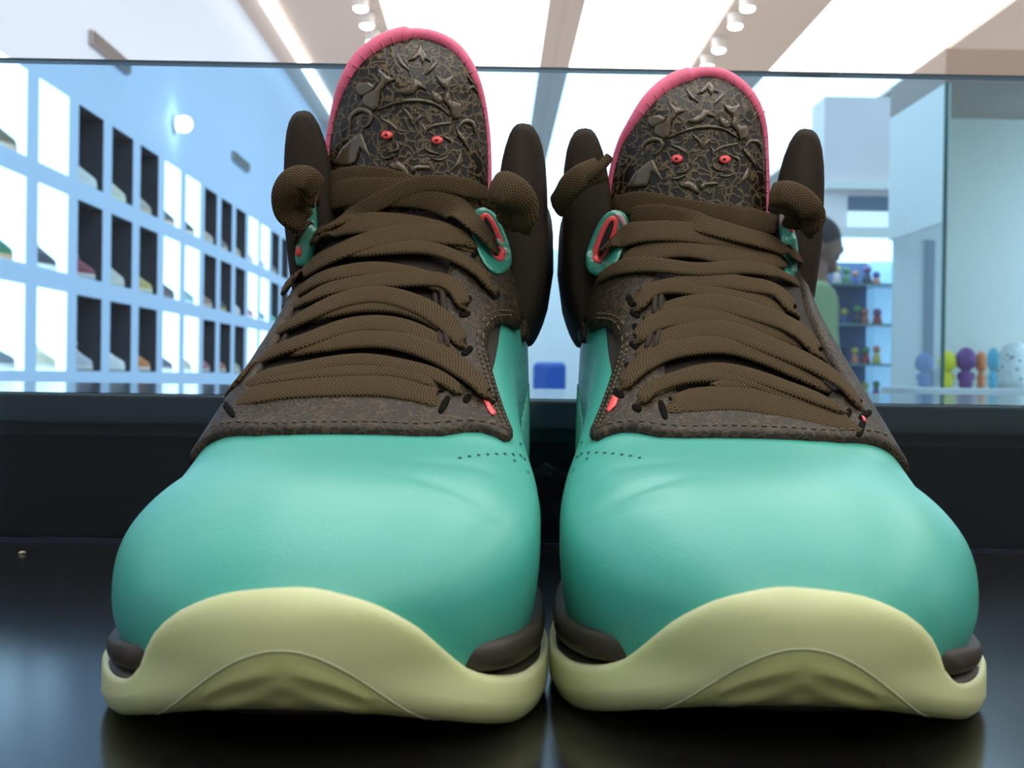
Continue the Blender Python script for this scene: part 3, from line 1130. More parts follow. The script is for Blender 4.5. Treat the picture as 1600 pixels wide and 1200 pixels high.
def lace_path(sh, pts, lift, tuck=(True, True), n=60):
    Q = catmull(pts, n)
    P, N = [], []
    for (x, y) in Q:
        loc, nor, idx = hit(sh, x, y, sh.bvh)
        if loc is None:
            o, d = sh.ray(x, y)
            best = None
            for k in np.linspace(0.28, 0.55, 110):
                q = sh.bvh.find_nearest(o + d * k)
                if best is None or q[3] < best[0]:
                    best = (q[3], o + d * k, q[1])
            loc, nor = best[1], best[2]
        b, t = loc.y, 0
        P.append(np.array(loc)); N.append(np.array(nor))
    P, N = np.array(P), np.array(N)
    for i in range(n):
        if N[i][2] < 0 and N[i][1] > 0: N[i] *= -1
    for _ in range(14):                      # the band is stiffer than the surface below
        P[1:-1] = 0.25 * P[:-2] + 0.5 * P[1:-1] + 0.25 * P[2:]
        N[1:-1] = 0.25 * N[:-2] + 0.5 * N[1:-1] + 0.25 * N[2:]
    N /= np.linalg.norm(N, axis=1, keepdims=True)
    out = []
    cam_l = np.array(sh.local(CAM))
    for i in range(n):
        q = i / (n - 1)
        L = lift[0] + (lift[1] - lift[0]) * q
        if tuck[0] and q < 0.05: L = -0.0012 + (L + 0.0012) * min(1.0, q / 0.05) ** 0.7
        if tuck[1] and q > 0.95: L = -0.0012 + (L + 0.0012) * min(1.0, (1 - q) / 0.05) ** 0.7
        # lift towards the viewer keeps the path over its measured line
        v = cam_l - P[i]; v /= np.linalg.norm(v)
        k = L / max(0.45, float(np.dot(v, N[i])))
        out.append(P[i] + v * k)
    return np.array(out), N

def lace(sh, parent, pts, width, lift, tuck=(True, True), twist=0.0):
    P, N = lace_path(sh, pts, tuple(0.0024 + l_ * 0.001 for l_ in (lift if isinstance(lift, tuple) else (lift, lift))), tuck)
    cam_l = np.array(sh.local(CAM))
    hw = []
    for i in range(len(P)):
        depth = P[i][1] + sh.o.dot(FWD)
        w = 1.32 * width * depth / F_PX / 2
        q = i / (len(P) - 1)
        w *= 0.55 + 0.45 * min(1, 6 * q) * min(1, 6 * (1 - q))
        # allow for the slope of the instep the band lies on
        v = cam_l - P[i]; v /= np.linalg.norm(v)
        w /= max(0.78, abs(float(np.dot(v, N[i]))))
        hw.append(w)
    v, f, uv = ribbon(P, N, hw)
    o = sh.add('lace', v, f, lace_m, parent, uvs=uv)
    return fix_normals(o)

hole_m = mat('black_lace_hole', srgb(14, 11, 8), 0.9, spec=0.1)
def lace_holes(sh, parent, pts, width):
    """dark oval laid on the eyestay for the hole and its shadow at each lace end"""
    g = surf_of(sh, 0.0)
    for (p, q) in ((pts[0], pts[1]), (pts[-1], pts[-2])):
        loc, nor, idx = hit(sh, p[0], p[1], BASE_BVH)
        if loc is None: continue
        b, t = to_bt(loc, idx)
        if not in_poly(b, t, EYESTAY): continue
        d = math.degrees(math.atan2(p[1] - q[1], p[0] - q[0])) + 90
        v, f = shape_mesh(g, oval(p[0], p[1], width * 0.42, 5.5, d), 0.0002, 0.0003, 4.0)
        fix_normals(sh.add('lace_hole', v, f, hole_m, parent))

def free_band(sh, parent, pts3, width, name='lace_loop', face=None):
    """band through (px, py, b) points standing free of the surface"""
    Q = catmull(pts3, 40)
    P = np.array([np.array(sh.pix(x, y, b)) for x, y, b in Q])
    depth = 0.18 + sh.o.dot(FWD)
    w = width * depth / F_PX / 2
    N = np.tile(np.array((0.0, -1.0, 0.35) if face is None else face), (len(P), 1))
    v, f, uv = ribbon(P, N, w, 0.0014, 16, 0.22)
    o = sh.add(name, v, f, lace_m, parent, uvs=uv)
    return fix_normals(o)

LACES_L = [  # (points, apparent width, lift in mm, tuck ends)
    ([(357, 639), (388, 617), (452, 604), (536, 600), (604, 600), (658, 612), (694, 632)], 37, 0.3, (True, True)),
    ([(361, 622), (401, 590), (462, 577), (519, 566), (570, 562), (620, 570), (671, 582), (705, 599), (730, 622)], 19, 0.9, (True, True)),
    ([(356, 626), (384, 600), (469, 586), (560, 580), (630, 583), (690, 606)], 17, 0.7, (True, True)),
    ([(358, 612), (388, 575), (425, 549), (489, 528), (536, 510), (590, 504), (637, 513), (690, 540), (722, 575)], 24, (1.2, 0.4), (True, True)),
    ([(452, 552), (500, 538), (545, 531), (580, 529), (620, 532), (664, 545), (705, 565), (745, 595), (768, 627)], 25, (0.0, 1.9), (True, True)),
    ([(418, 530), (440, 513), (489, 487), (536, 467), (587, 459), (624, 465), (671, 484), (705, 511), (730, 548)], 25, 1.2, (True, True)),
    ([(470, 500), (540, 480), (590, 476), (640, 482), (690, 506), (722, 540)], 20, 0.3, (True, True)),
    ([(446, 474), (470, 452), (500, 434), (540, 424), (585, 420), (640, 428), (690, 444), (730, 470)], 23, (1.2, 0.2), (True, True)),
    ([(452, 482), (510, 452), (580, 440), (645, 436), (690, 436), (712, 448), (722, 466), (726, 490)], 22, (0.0, 1.7), (True, True)),
    ([(445, 450), (466, 428), (505, 404), (555, 382), (610, 368), (670, 364), (725, 371), (748, 384)], 29, 1.5, (True, True)),
    ([(520, 398), (580, 390), (640, 386), (670, 387), (701, 396), (735, 413), (758, 435), (774, 462)], 19, (0.3, 2.4), (True, True)),
    ([(488, 372), (515, 358), (550, 349), (590, 347), (640, 352), (700, 366), (745, 390)], 32, (0.6, 0.2), (True, True)),
    ([(484, 302), (513, 287), (555, 279), (594, 278), (622, 284), (660, 296), (710, 308), (760, 340)], 25, (1.2, 0.2), (True, True)),
    ([(466, 376), (468, 350), (484, 327), (516, 307), (560, 298), (610, 295), (660, 298), (720, 318)], 26, (2.4, 0.6), (True, True)),
    ([(500, 312), (550, 303), (600, 302), (655, 305), (700, 319), (738, 345), (763, 371), (775, 394)], 31, (0.6, 3.6), (True, True)),
    ([(490, 366), (530, 346), (566, 328), (612, 306), (640, 292), (673, 286), (725, 292), (775, 307)], 20, (1.0, 3.4), (True, True)),
]
LACES_R = [
    ([(1036, 640), (1076, 627), (1147, 622), (1214, 633), (1282, 649), (1346, 668)], 38, 0.3, (True, True)),
    ([(995, 637), (1012, 610), (1049, 593), (1096, 586), (1150, 589), (1210, 608), (1280, 640)], 20, (1.2, 0.2), (True, True)),
    ([(1010, 622), (1045, 598), (1090, 581), (1130, 577), (1180, 588), (1225, 604), (1275, 622), (1325, 646)], 20, (0.2, 1.6), (True, True)),
    ([(1110, 600), (1180, 600), (1250, 622), (1300, 640)], 18, 0.3, (True, True)),
    ([(966, 614), (988, 582), (1022, 556), (1069, 542), (1130, 538), (1175, 548), (1240, 575), (1300, 612)], 26, (1.2, 0.1), (True, True)),
    ([(985, 575), (1010, 548), (1040, 530), (1070, 518), (1103, 512), (1147, 518), (1198, 538), (1248, 558), (1295, 582), (1333, 616), (1352, 648)], 28, (0.2, 2.0), (True, True)),
    ([(993, 540), (1008, 512), (1042, 498), (1090, 493), (1145, 496), (1210, 515), (1260, 545)], 26, (1.2, 0.1), (True, True)),
    ([(996, 515), (1025, 495), (1060, 480), (1095, 473), (1135, 475), (1181, 488), (1231, 505), (1262, 528), (1284, 562)], 28, (0.2, 2.0), (True, True)),
    ([(992, 490), (1008, 462), (1029, 448), (1069, 448), (1130, 458), (1190, 470), (1235, 500)], 22, (1.2, 0.1), (True, True)),
    ([(985, 470), (1020, 452), (1070, 443), (1123, 437), (1164, 444), (1208, 450), (1228, 467), (1242, 494)], 24, (0.2, 1.9), (True, True)),
    ([(930, 440), (955, 421), (977, 414), (1033, 414), (1090, 421), (1160, 417), (1215, 425), (1245, 442)], 20, 1.8, (True, True)),
    ([(968, 405), (1019, 391), (1075, 386), (1130, 397), (1190, 404), (1226, 406)], 30, 0.8, (True, True)),
    ([(957, 319), (1008, 318), (1060, 325), (1115, 336), (1170, 344), (1222, 352)], 26, 1.0, (True, True)),
    ([(941, 394), (953, 375), (1008, 361), (1060, 361), (1115, 368), (1160, 378), (1225, 405)], 30, (3.6, 0.4), (True, True)),
    ([(982, 335), (1040, 338), (1100, 351), (1160, 367), (1215, 382), (1249, 402)], 27, 3.0, (True, True)),
]

# ---- emblem on the tongue, laid out on the left shoe (pixels of the photo)
def z1(pts):                    # from the enlarged study crop to photo pixels
    return [(420 + 0.2875 * x, 20 + 0.2875 * y) for x, y in pts]
def stroke(pts, w):
    P = catmull([np.array(p, float) for p in pts], 12)
    T = np.gradient(P, axis=0); T /= np.linalg.norm(T, axis=1, keepdims=True) + 1e-9
    Nn = np.stack([-T[:, 1], T[:, 0]], 1)
    ws = w * np.sin(np.linspace(0.15, math.pi - 0.15, 12))[:, None] * 0.5
    return [tuple(p) for p in (P + Nn * ws)] + [tuple(p) for p in (P - Nn * ws)[::-1]]
EMBLEM = [
    [(825, 170), (850, 215), (880, 265), (852, 250), (835, 280), (815, 235), (790, 255), (755, 262), (795, 215)],
    [(590, 300), (640, 340), (685, 362), (640, 385), (605, 430), (592, 520), (560, 535), (508, 500), (510, 445), (570, 420), (612, 370)],
    [(905, 340), (960, 360), (1005, 340), (980, 420), (992, 480), (1045, 490), (1050, 545), (1040, 575), (1003, 578), (985, 520), (950, 480), (962, 420), (935, 395)],
    stroke([(585, 530), (690, 488), (800, 474), (910, 498), (990, 562)], 22),
    stroke([(728, 515), (765, 560), (788, 612)], 20), stroke([(838, 555), (810, 575), (785, 612)], 18),
    stroke([(690, 215), (720, 270), (765, 315)], 20), stroke([(915, 265), (885, 300), (850, 335)], 20),
    [(795, 360), (830, 380), (860, 420), (815, 405), (790, 440), (740, 450), (700, 430), (760, 400)],
    [(880, 420), (930, 440), (950, 480), (920, 500), (890, 470)],
    stroke([(445, 640), (440, 570), (490, 528), (550, 545), (548, 600), (510, 630)], 30),
    stroke([(1020, 620), (1035, 660), (1060, 690), (1092, 752)], 22),
    stroke([(1020, 640), (1060, 590), (1110, 600), (1125, 660)], 26),
    [(345, 825), (400, 730), (470, 670), (505, 655), (530, 720), (560, 805), (520, 760), (495, 735), (470, 820), (420, 832)],
    [(470, 385), (540, 375), (575, 400), (560, 430), (500, 460), (470, 430)],
    stroke([(605, 572), (655, 600), (705, 642)], 18), stroke([(835, 650), (900, 612), (1000, 598)], 18),
    stroke([(690, 690), (700, 740), (640, 760)], 14), stroke([(850, 700), (860, 745), (930, 770)], 14), stroke([(950, 672), (995, 700), (990, 740)], 16),
    [(650, 822), (705, 806), (745, 835), (770, 885), (760, 900), (705, 858), (665, 850)],
    [(1046, 752), (1052, 822), (985, 868), (1012, 815)],
    [(765, 845), (800, 828), (868, 828), (880, 852), (845, 850), (805, 852), (785, 880)],
    stroke([(830, 600), (850, 640), (842, 665)], 14),
    stroke([(880, 790), (930, 800), (980, 780)], 12), stroke([(600, 780), (640, 790), (690, 770)], 12),
    stroke([(1070, 440), (1110, 400), (1140, 440)], 18), stroke([(1080, 340), (1110, 380), (1150, 420)], 12),
]
EYES_L = [(604, 211), (683, 219)]
EYES_R = [(1058, 248), (1133, 249)]
OUT_L = [(509, 340), (508, 290), (511, 240), (515, 205), (523, 168), (536, 130), (557, 95), (582, 73), (612, 58), (645, 52), (678, 56), (708, 70), (730, 94), (746, 127), (757, 165), (763, 205), (765, 245), (765, 290), (762, 340)]
OUT_R = [(948, 372), (950, 310), (958, 258), (969, 222), (986, 193), (1009, 160), (1034, 136), (1063, 120), (1099, 112), (1128, 115), (1153, 128), (1175, 150), (1189, 178), (1196, 209), (1199, 250), (1200, 300), (1200, 372)]

def build_tongue(sh, root, out_px, cxp, half_w, eyes, b_top, b_low, right):
    ys_ = [p[1] for p in out_px]
    ty, ly = min(ys_), max(ys_)
    def surf(x, y, off=0.0):
        f = (y - ty) / (ly - ty)
        bb = b_top + (b_low - b_top) * f
        q = (x - cxp) / half_w
        bb += 0.010 * q * q + 0.005 * abs(q) ** 5
        bb += 0.010 * max(0.0, 0.30 - f) ** 2 / 0.09
        return np.array(sh.pix(x, y, bb - off))
    edge = [tuple(p) for p in catmull(out_px, 60)]
    v, f = shape_mesh(surf, edge, 0.0, 0.0, 7.0, back=-0.006)
    tg = fix_normals(sh.add('tongue', v, f, tongue_m, root))
    sh.bvh = BVHTree.FromPolygons([Vector(q) for q in list(base_verts) + list(v)], base_faces + [tuple(i + len(base_verts) for i in ff) for ff in f])
    v, f = shape_mesh(lambda x, y, off=0.0: surf(x, y, -0.0065), edge, 0.0, 0.0, 12.0, back=-0.0065)
    sh.add('tongue_lining', v, f, lining_m, root)
    # pink binding, thicker over the crown
    crown = []
    rad = []
    for (x, y) in catmull(out_px, 150):
        f_ = (y - ty) / (ly - ty)
        r = 0.0029 - 0.0017 * min(1.0, f_ / 0.45)
        if right and f_ < 0.5: r *= 1.02
        rad.append(r * (1.2 if x < cxp else 0.9))
        crown.append(surf(x + (cxp - x) * 0.012, y + 3, -0.0008))
    k0, k1 = 6, 144
    v, f = tube(crown[k0:k1], 0.002, 10, radii=rad[k0:k1])
    bd = sh.add('tongue_binding', v, f, pink_m, root); fix_normals(bd)
    # overlock threads on the binding
    for k in range(16, 136, 4):
        p = np.array(crown[k]); r = rad[k]
        inw = np.array(surf(cxp, ty + 90)) - p; inw[1] = 0; inw /= np.linalg.norm(inw)
        a_ = p + inw * r * 1.35 + np.array((0, -r * 0.45, 0)); b_ = p + np.array((0, -r * 1.02, 0)) + inw * r * 0.2
        c_ = p - inw * r * 0.8 + np.array((0, -r * 0.6, 0))
        v, f = tube([a_, b_, c_], 0.00026, 5)
        sh.add('binding_stitch', v, f, pink_m, bd)
    # emblem
    (x1, y1), (x2, y2) = EYES_L
    (u1, w1), (u2, w2) = eyes
    sx = (u2 - u1) / (x2 - x1)
    def mapp(p):
        if not right: return p
        x, y = p
        tilt = (y2 - y1) / (x2 - x1)
        dx = x - 0.5 * (x1 + x2); dy = y - 0.5 * (y1 + y2) - tilt * dx
        return (0.5 * (u1 + u2) + dx * sx, 0.5 * (w1 + w2) + dy * sx * 0.90 + dx * (w2 - w1) / (u2 - u1))
    V, Fc = [], []
    for poly in EMBLEM:
        pp = [mapp(p) for p in z1(poly)]
        v, f = shape_mesh(surf, pp, 0.0003, 0.0007, 4.0)
        Fc += [[i + len(V) for i in ff] for ff in f]
        V += list(v)
    em = fix_normals(sh.add('emblem_relief', V, Fc, dark_gloss, tg))
    for (x, y) in eyes:
        ring = [(x + 9 * math.cos(a) , y + 6.5 * math.sin(a) + 0.25 * 9 * math.cos(a) * 0) for a in np.linspace(0, 2 * math.pi, 18, endpoint=False)]
        v, f = shape_mesh(surf, ring, 0.0005, 0.0009, 3.0)
        ey = fix_normals(sh.add('emblem_eye', v, f, pink_gloss, tg))
        ring = [(x + 2.6 * math.cos(a) - 1, y + 2.2 * math.sin(a)) for a in np.linspace(0, 2 * math.pi, 10, endpoint=False)]
        v, f = shape_mesh(surf, ring, 0.0013, 0.0004, 2.0)
        fix_normals(sh.add('pupil', v, f, lining_m, ey))
    return surf

def surf_of(sh, lift):
    def g(x, y, off=0.0):
        loc, nor, idx = hit(sh, x, y, COMB_BVH)
        if loc is None:
            o, d = sh.ray(x, y)
            best = None
            for k in np.linspace(0.28, 0.55, 90):
                q = COMB_BVH.find_nearest(o + d * k)
                if best is None or q[3] < best[0]: best = (q[3], o + d * k)
            loc = best[1]
        o, d = sh.ray(x, y)
        return np.array(loc - d * (off + lift))
    return g
def smooth_poly(p, n=40):
    return [tuple(q) for q in catmull(p, n, True)]

def oval(x, y, hl, hw, deg):
    c_, s_ = math.cos(math.radians(deg)), math.sin(math.radians(deg))
    out = []
    for a in np.linspace(0, 2 * math.pi, 26, endpoint=False):
        p = hl * math.copysign(abs(math.cos(a)) ** 0.8, math.cos(a)); q = hw * math.copysign(abs(math.sin(a)) ** 0.8, math.sin(a))
        out.append((x + p * c_ - q * s_, y + p * s_ + q * c_))
    return out

def build_eyelet(sh, root, outer, pink, hole, tip=None):
    g = surf_of(sh, 0.0)
    v, f = shape_mesh(g, smooth_poly(outer), 0.0010, 0.0007, 6.0, back=-0.004)
    e = fix_normals(sh.add('eyelet', v, f, eyelet_m, root))
    if pink:
        v, f = shape_mesh(g, smooth_poly(pink), 0.0017, 0.0006, 4.0)
        fix_normals(sh.add('eyelet_slot', v, f, pink_gloss, e))
    if hole:
        v, f = shape_mesh(g, smooth_poly(hole, 24), 0.0031, 0.0002, 3.0)
        fix_normals(sh.add('slot_hole', v, f, lining_m, e))
    if tip:
        v, f = shape_mesh(g, smooth_poly(tip, 24), 0.0018, 0.0005, 3.0)
        fix_normals(sh.add('eyelet_tip', v, f, eyelet_clear, e))

def build_shoe(sh, label):
    root = empty('sneaker', sh.o, sh.rz, label, 'sneaker')
    sh.root = root
    fa, fb = [], []
    for f, (i, j) in zip(base_faces, FACE_BT):
        bb = 0.5 * (B_ST[i] + B_ST[i + 1]); tt = (j + 0.5) / NT - 1
        (fb if bb > 0.101 and abs(tt) < 0.34 else fa).append(f)
    sh.add('leather_upper', base_verts, fa, teal, root)
    used = sorted({i for f in fb for i in f}); mp = {k: n for n, k in enumerate(used)}
    sh.add('tongue_base', [base_verts[k] for k in used], [tuple(mp[i] for i in f) for f in fb], mesh_m, root)
    sh.add('eyestay', EV, EF, eyestay_m, root)
    build_sole(sh, root)
    return root

rootL = build_shoe(LS, 'teal high top sneaker on the left, its tongue rising above the glass edge')
rootR = build_shoe(RS, 'teal high top sneaker on the right, its tongue just reaching the glass edge')
build_collar(LS, rootL, 0.004, 0.001, 0.180, 0.1755)
build_collar(RS, rootR, 0.003, 0.004, 0.177, 0.1765)
build_tongue(LS, rootL, OUT_L, 638, 128, EYES_L, 0.191, 0.183, False)
build_tongue(RS, rootR, OUT_R, 1080, 124, EYES_R, 0.190, 0.181, True)
for sh, root, LL in ((LS, rootL, LACES_L), (RS, rootR, LACES_R)):
    for pts, w, lift, tk in LL:
        lace(sh, root, pts, w, lift, tk)
        lace_holes(sh, root, pts, w)
build_eyelet(LS, rootL, oval(767, 376, 54, 25, 69),
             oval(770, 370, 40, 13, 68), oval(769, 367, 31, 5, 68))
build_eyelet(RS, rootR, oval(949, 380, 54, 26, 112),
             oval(946, 374, 39, 13, 112), oval(947, 371, 30, 5, 112),
             [(960, 333), (972, 336), (980, 350), (975, 356), (966, 343)])
build_eyelet(LS, rootL, [(478, 313), (488, 311), (494, 322), (495, 365), (486, 410), (466, 416), (461, 400), (466, 360), (470, 332)],
             [(462, 392), (468, 384), (471, 396), (465, 402)], None, [(478, 314), (488, 311), (494, 318), (490, 325), (480, 324)])
build_eyelet(RS, rootR, [(1219, 333), (1230, 330), (1238, 350), (1247, 385), (1245, 425), (1238, 433), (1226, 425), (1222, 400), (1217, 350)],
             [(1231, 340), (1236, 348), (1240, 362), (1234, 360)], None, [(1219, 334), (1228, 331), (1233, 345), (1230, 356), (1219, 352)])
# loops of lace hanging at the ears
free_band(LS, rootL, [(496, 296, .172), (478, 277, .168), (456, 280, .167), (444, 302, .168), (450, 330, .172), (472, 346, .178)], 42)
free_band(LS, rootL, [(770, 290, .170), (786, 290, .167), (806, 303, .166), (813, 325, .168), (806, 350, .176)], 56)
free_band(RS, rootR, [(868, 322, .182), (884, 296, .173), (908, 275, .170), (938, 262, .172)], 42)
free_band(RS, rootR, [(905, 296, .172), (930, 270, .168), (952, 245, .170)], 14)
free_band(RS, rootR, [(1206, 302, .170), (1232, 300, .166), (1258, 314, .165), (1270, 334, .167), (1256, 356, .176)], 42)
free_band(LS, rootL, [(492, 304, .176), (470, 302, .174), (462, 322, .175), (474, 343, .180)], 40)
free_band(LS, rootL, [(770, 304, .175), (790, 312, .173), (797, 330, .174), (792, 352, .180)], 46)
free_band(RS, rootR, [(1208, 312, .176), (1234, 318, .172), (1246, 334, .173), (1240, 354, .180)], 38)
# pink lining peeping out at the lowest lace holes
for sh, root, poly in ((LS, rootL, [(755, 624), (764, 627), (775, 643), (772, 650), (764, 643)]),
                       (RS, rootR, [(957, 617), (966, 622), (962, 634), (951, 644), (947, 640)]),
                       (RS, rootR, [(1346, 648), (1352, 652), (1354, 660), (1349, 657)])):
    v, f = shape_mesh(surf_of(sh, 0.0), poly, 0.0004, 0.0006, 3.0)
    fix_normals(sh.add('pink_lace_hole', v, f, pink_gloss, root))

# ---- perforations, wire ridges and stitching
def disc_set(items, r):
    V, Fc = [], []
    for (b, t) in items:
        p = S(b, t, 0.00025); n = SN(b, t)
        e = np.array((0.0, 1.0, 0.0)); e = e - n * np.dot(e, n); e /= np.linalg.norm(e)
        w_ = np.cross(n, e); k0 = len(V)
        for a in np.linspace(0, 2 * math.pi, 7, endpoint=False):
            V.append(p + r * (1.35 * math.cos(a) * e + math.sin(a) * w_))
        Fc.append(tuple(range(k0, k0 + 7)))
    return V, Fc
perf_m = mat('dark_teal_perforation', srgb(16, 66, 58), 0.7)
perf = []
for i in range(13):
    for j in range(8):
        b = 0.084 + 0.0090 * i; t_ = 0.50 + 0.052 * j + (0.026 if i % 2 else 0)
        if t_ > 0.80 + 0.0008 * i: continue
        if i < 2 and j > 4: continue
        if in_poly(b, t_, EYESTAY): continue
        perf.append((b, t_))
arc = [(0.068 + 0.0035 * k, 0.50 - 0.018 * (8 - k) + 0.004 * k) for k in range(8)]
for sh, root in ((LS, rootL), (RS, rootR)):
    V, Fc = disc_set(perf + arc, 0.00055)
    o = fix_normals(sh.add('perforations', V, Fc, perf_m, root)); o['kind'] = 'stuff'
    for k in range(9):
        pts = [S(0.150 + 0.006 * k + 0.020 * q, 0.93 - 0.30 * q, 0.0001) for q in np.linspace(0, 1, 10)]
        v, f = tube(pts, 0.0004, 6)
        sh.add('wire_ridge', v, f, teal, root)
    V, Fc = [], []
    rows = [[(788, 676), (777, 645), (765, 607), (755, 574), (748, 545), (752, 520), (765, 502), (788, 497)],
            [(782, 676), (770, 645), (758, 607), (748, 574), (741, 545), (745, 517), (760, 496), (786, 490)],
            [(340, 676), (420, 673), (500, 671), (580, 671), (660, 674), (735, 668), (785, 680)]]
    for row in rows:
        bt = [bt_of(LS, *p) for p in row]
        Q = catmull(bt, 60)
        for k in range(0, 59, 2):
            a_, c_ = S(Q[k][0], Q[k][1], 0.0026), S(Q[k + 1][0], Q[k + 1][1], 0.0026)
            if np.linalg.norm(a_ - c_) > 0.004: c_ = a_ + (c_ - a_) * 0.6
            v, f = tube([a_, (a_ + c_) / 2 + SN(*Q[k]) * 0.00012, c_], 0.00022, 5)
            Fc += [tuple(i + len(V) for i in ff) for ff in f]; V += list(v)
    o = fix_normals(sh.add('stitching', V, Fc, stitch_m, root)); o['kind'] = 'stuff'
    # short cords where the lace runs through its loops
    cords = ([(679, 452), (683, 488)], [(690, 452), (695, 489)], [(686, 518), (690, 545)], [(695, 516), (700, 545)], [(489, 458), (480, 478)], [(450, 520), (440, 540)]) if sh is LS else \
            ([(1024, 462), (1022, 492)], [(1033, 462), (1032, 490)], [(1018, 518), (1010, 545)], [(1030, 518), (1022, 545)], [(1200, 466), (1210, 482)], [(1212, 464), (1225, 484)], [(1232, 528), (1246, 556)], [(1244, 530), (1258, 560)])
    for c0, c1 in cords:
        g = surf_of(sh, 0.0)
        pts = [g(c0[0] + (c1[0] - c0[0]) * q, c0[1] + (c1[1] - c0[1]) * q, 0.0008 + 0.0012 * math.sin(math.pi * q)) for q in np.linspace(0, 1, 8)]
        v, f = tube(pts, 0.0010, 8)
        fix_normals(sh.add('lace_cord', v, f, nubuck, root))

# ================================================================== SHOES IN THE NICHES
def small_sneaker(name, loc, rz, cu, csole, label, group, high=0.0):
    t = empty(name, loc, rz, label, 'sneaker', group)
    L_ = 0.27
    st = [0.0, .01, .03, .06, .1, .14, .17, .2, .235, .26, .27]
    w = [.008, .024, .036, .044, .045, .04, .037, .035, .034, .026, .01]
    h = [.03, .045, .055, .062, .075, .098, .115 + high, .112 + high, .108 + high, .110 + high, .07]
    rings = []
    for b, ww, hh in zip(st, w, h):
        r = []
        for k in range(11):
            an = math.pi * k / 10
            x = -math.copysign(abs(math.cos(an)) ** 0.6, math.cos(an)) * ww
            tp = 0.72 if b > 0.13 else 1.0
            zz = 0.022 + (hh - 0.022) * math.sin(an) ** 0.7
            if b > 0.165 and b < 0.265 and 3 <= k <= 7: zz -= 0.03          # foot opening
            r.append((x * (1 - (1 - tp) * math.sin(an)), b - L_ / 2, zz))
        rings.append(r)
    v, f = loft(rings, False)
    mu = mat('niche_shoe_upper_%d_%d_%d' % cu, srgb(*cu), 0.55, noise=(30, 0.08))
    mesh_obj('shoe_upper', v, f, mu, t)
    rings = []
    for z_, s_ in ((0.0, 0.93), (0.006, 1.0), (0.022, 1.02), (0.028, 0.96)):
        ring = [(-ww * s_, (b - L_ / 2) * (1.01 if s_ > 0.95 else 1.0), z_) for b, ww in zip(st, w)] + [(ww * s_, (b - L_ / 2), z_) for b, ww in zip(st[::-1], w[::-1])]
        rings.append(ring)
    v, f = loft(rings, True, True, True)
    ms = mat('niche_shoe_sole_%d_%d_%d' % csole, srgb(*csole), 0.5)
    mesh_obj('shoe_sole', v, [x[::-1] for x in f], ms, t)
    # tongue and lace bars
    bm = bmesh.new()
    vs_ = add_box(bm, -0.018, 0.018, -0.004, 0.004, -0.035, 0.035, 0.003)
    bmesh.ops.rotate(bm, cent=(0, 0, 0), matrix=Matrix.Rotation(math.radians(-38), 3, 'X'), verts=bm.verts)
    bmesh.ops.translate(bm, vec=(0, 0.018, 0.105 + high * 0.8), verts=bm.verts)
    bm_obj('shoe_tongue', bm, ms, t)
    return t

NICHE = [  # row by row, column by column: (upper, sole, colour word, extra height)
    [((120, 100, 70), (215, 190, 160), 'olive and brown', .04), None, ((225, 222, 215), (240, 236, 228), 'plain white', .0),
     ((222, 212, 186), (240, 230, 200), 'cream', .0), ((190, 170, 158), (222, 200, 160), 'taupe', 0.),
     ((92, 84, 70), (220, 190, 170), 'dark green and tan', .0), ((70, 66, 62), (226, 200, 180), 'black and tan', 0.), ((206, 180, 160), (225, 205, 190), 'pale tan', 0.),
     ((128, 104, 100), (222, 196, 176), 'mauve brown', 0.), ((196, 168, 140), (224, 200, 180), 'sand', 0.), ((226, 196, 186), (236, 220, 214), 'blush pink', 0.),
     ((200, 196, 200), (226, 222, 222), 'light grey', 0.), ((110, 100, 96), (200, 190, 180), 'grey brown', 0.)],
    [((40, 120, 78), (205, 160, 120), 'green with gum sole', .06), ((58, 56, 62), (232, 226, 220), 'black with white sole', .0), ((136, 38, 52), (228, 212, 206), 'maroon red', .02),
     ((218, 208, 196), (232, 222, 200), 'off white', .02), ((206, 172, 96), (240, 226, 190), 'mustard tan', 0.),
     ((96, 78, 78), (120, 100, 98), 'chocolate brown', .03), ((150, 178, 180), (190, 210, 212), 'grey teal', .0), ((168, 120, 104), (226, 202, 180), 'brick brown', 0.),
     ((62, 58, 50), (206, 184, 96), 'black with yellow sole', 0.), ((226, 216, 216), (236, 228, 224), 'soft white', .03), ((206, 120, 124), (240, 214, 210), 'pinkish red', 0.),
     ((110, 150, 156), (220, 226, 226), 'dusty teal', .02), ((96, 190, 170), (200, 224, 214), 'mint green', .03)],
    [((130, 134, 142), (226, 224, 218), 'slate grey', .03), ((228, 218, 188), (240, 236, 226), 'white and yellow', .0), ((196, 190, 196), (224, 220, 214), 'silver white', .05),
     ((232, 228, 226), (240, 236, 230), 'bright white', .03), ((214, 118, 44), (236, 222, 204), 'orange', .02),
     ((104, 106, 112), (236, 224, 224), 'charcoal and white', .02), ((214, 196, 176), (228, 218, 206), 'beige', .02), ((170, 96, 96), (206, 196, 190), 'red and grey', .03),
     ((176, 104, 70), (224, 200, 178), 'rust orange', 0.), ((178, 170, 140), (232, 214, 196), 'khaki', .02), ((214, 140, 96), (236, 214, 196), 'apricot', 0.), None, None],
]
ORD = ['first', 'second', 'third', 'fourth', 'fifth', 'sixth', 'seventh', 'eighth', 'ninth', 'tenth', 'eleventh', 'twelfth', 'thirteenth']
ROWN = ['top', 'middle', 'lowest']
for r in range(3):
    for k in range(13):
        q = NICHE[r][k]
        if q is None: continue
        cu, cs_, word, hi = q
        lit = 'lit white' if is_white(k) else 'dark'
        small_sneaker('shoe_on_display', (-W - 0.072, NY0 + k * PITCH_Y + 0.185, ztop[r] - NH + 0.001), math.radians(168 + rng.uniform(-5, 5)),
                      cu, cs_, '%s shoe in the %s niche from the left, %s row' % (word, ORD[k], ROWN[r]), 'shoes in the wall niches', hi)

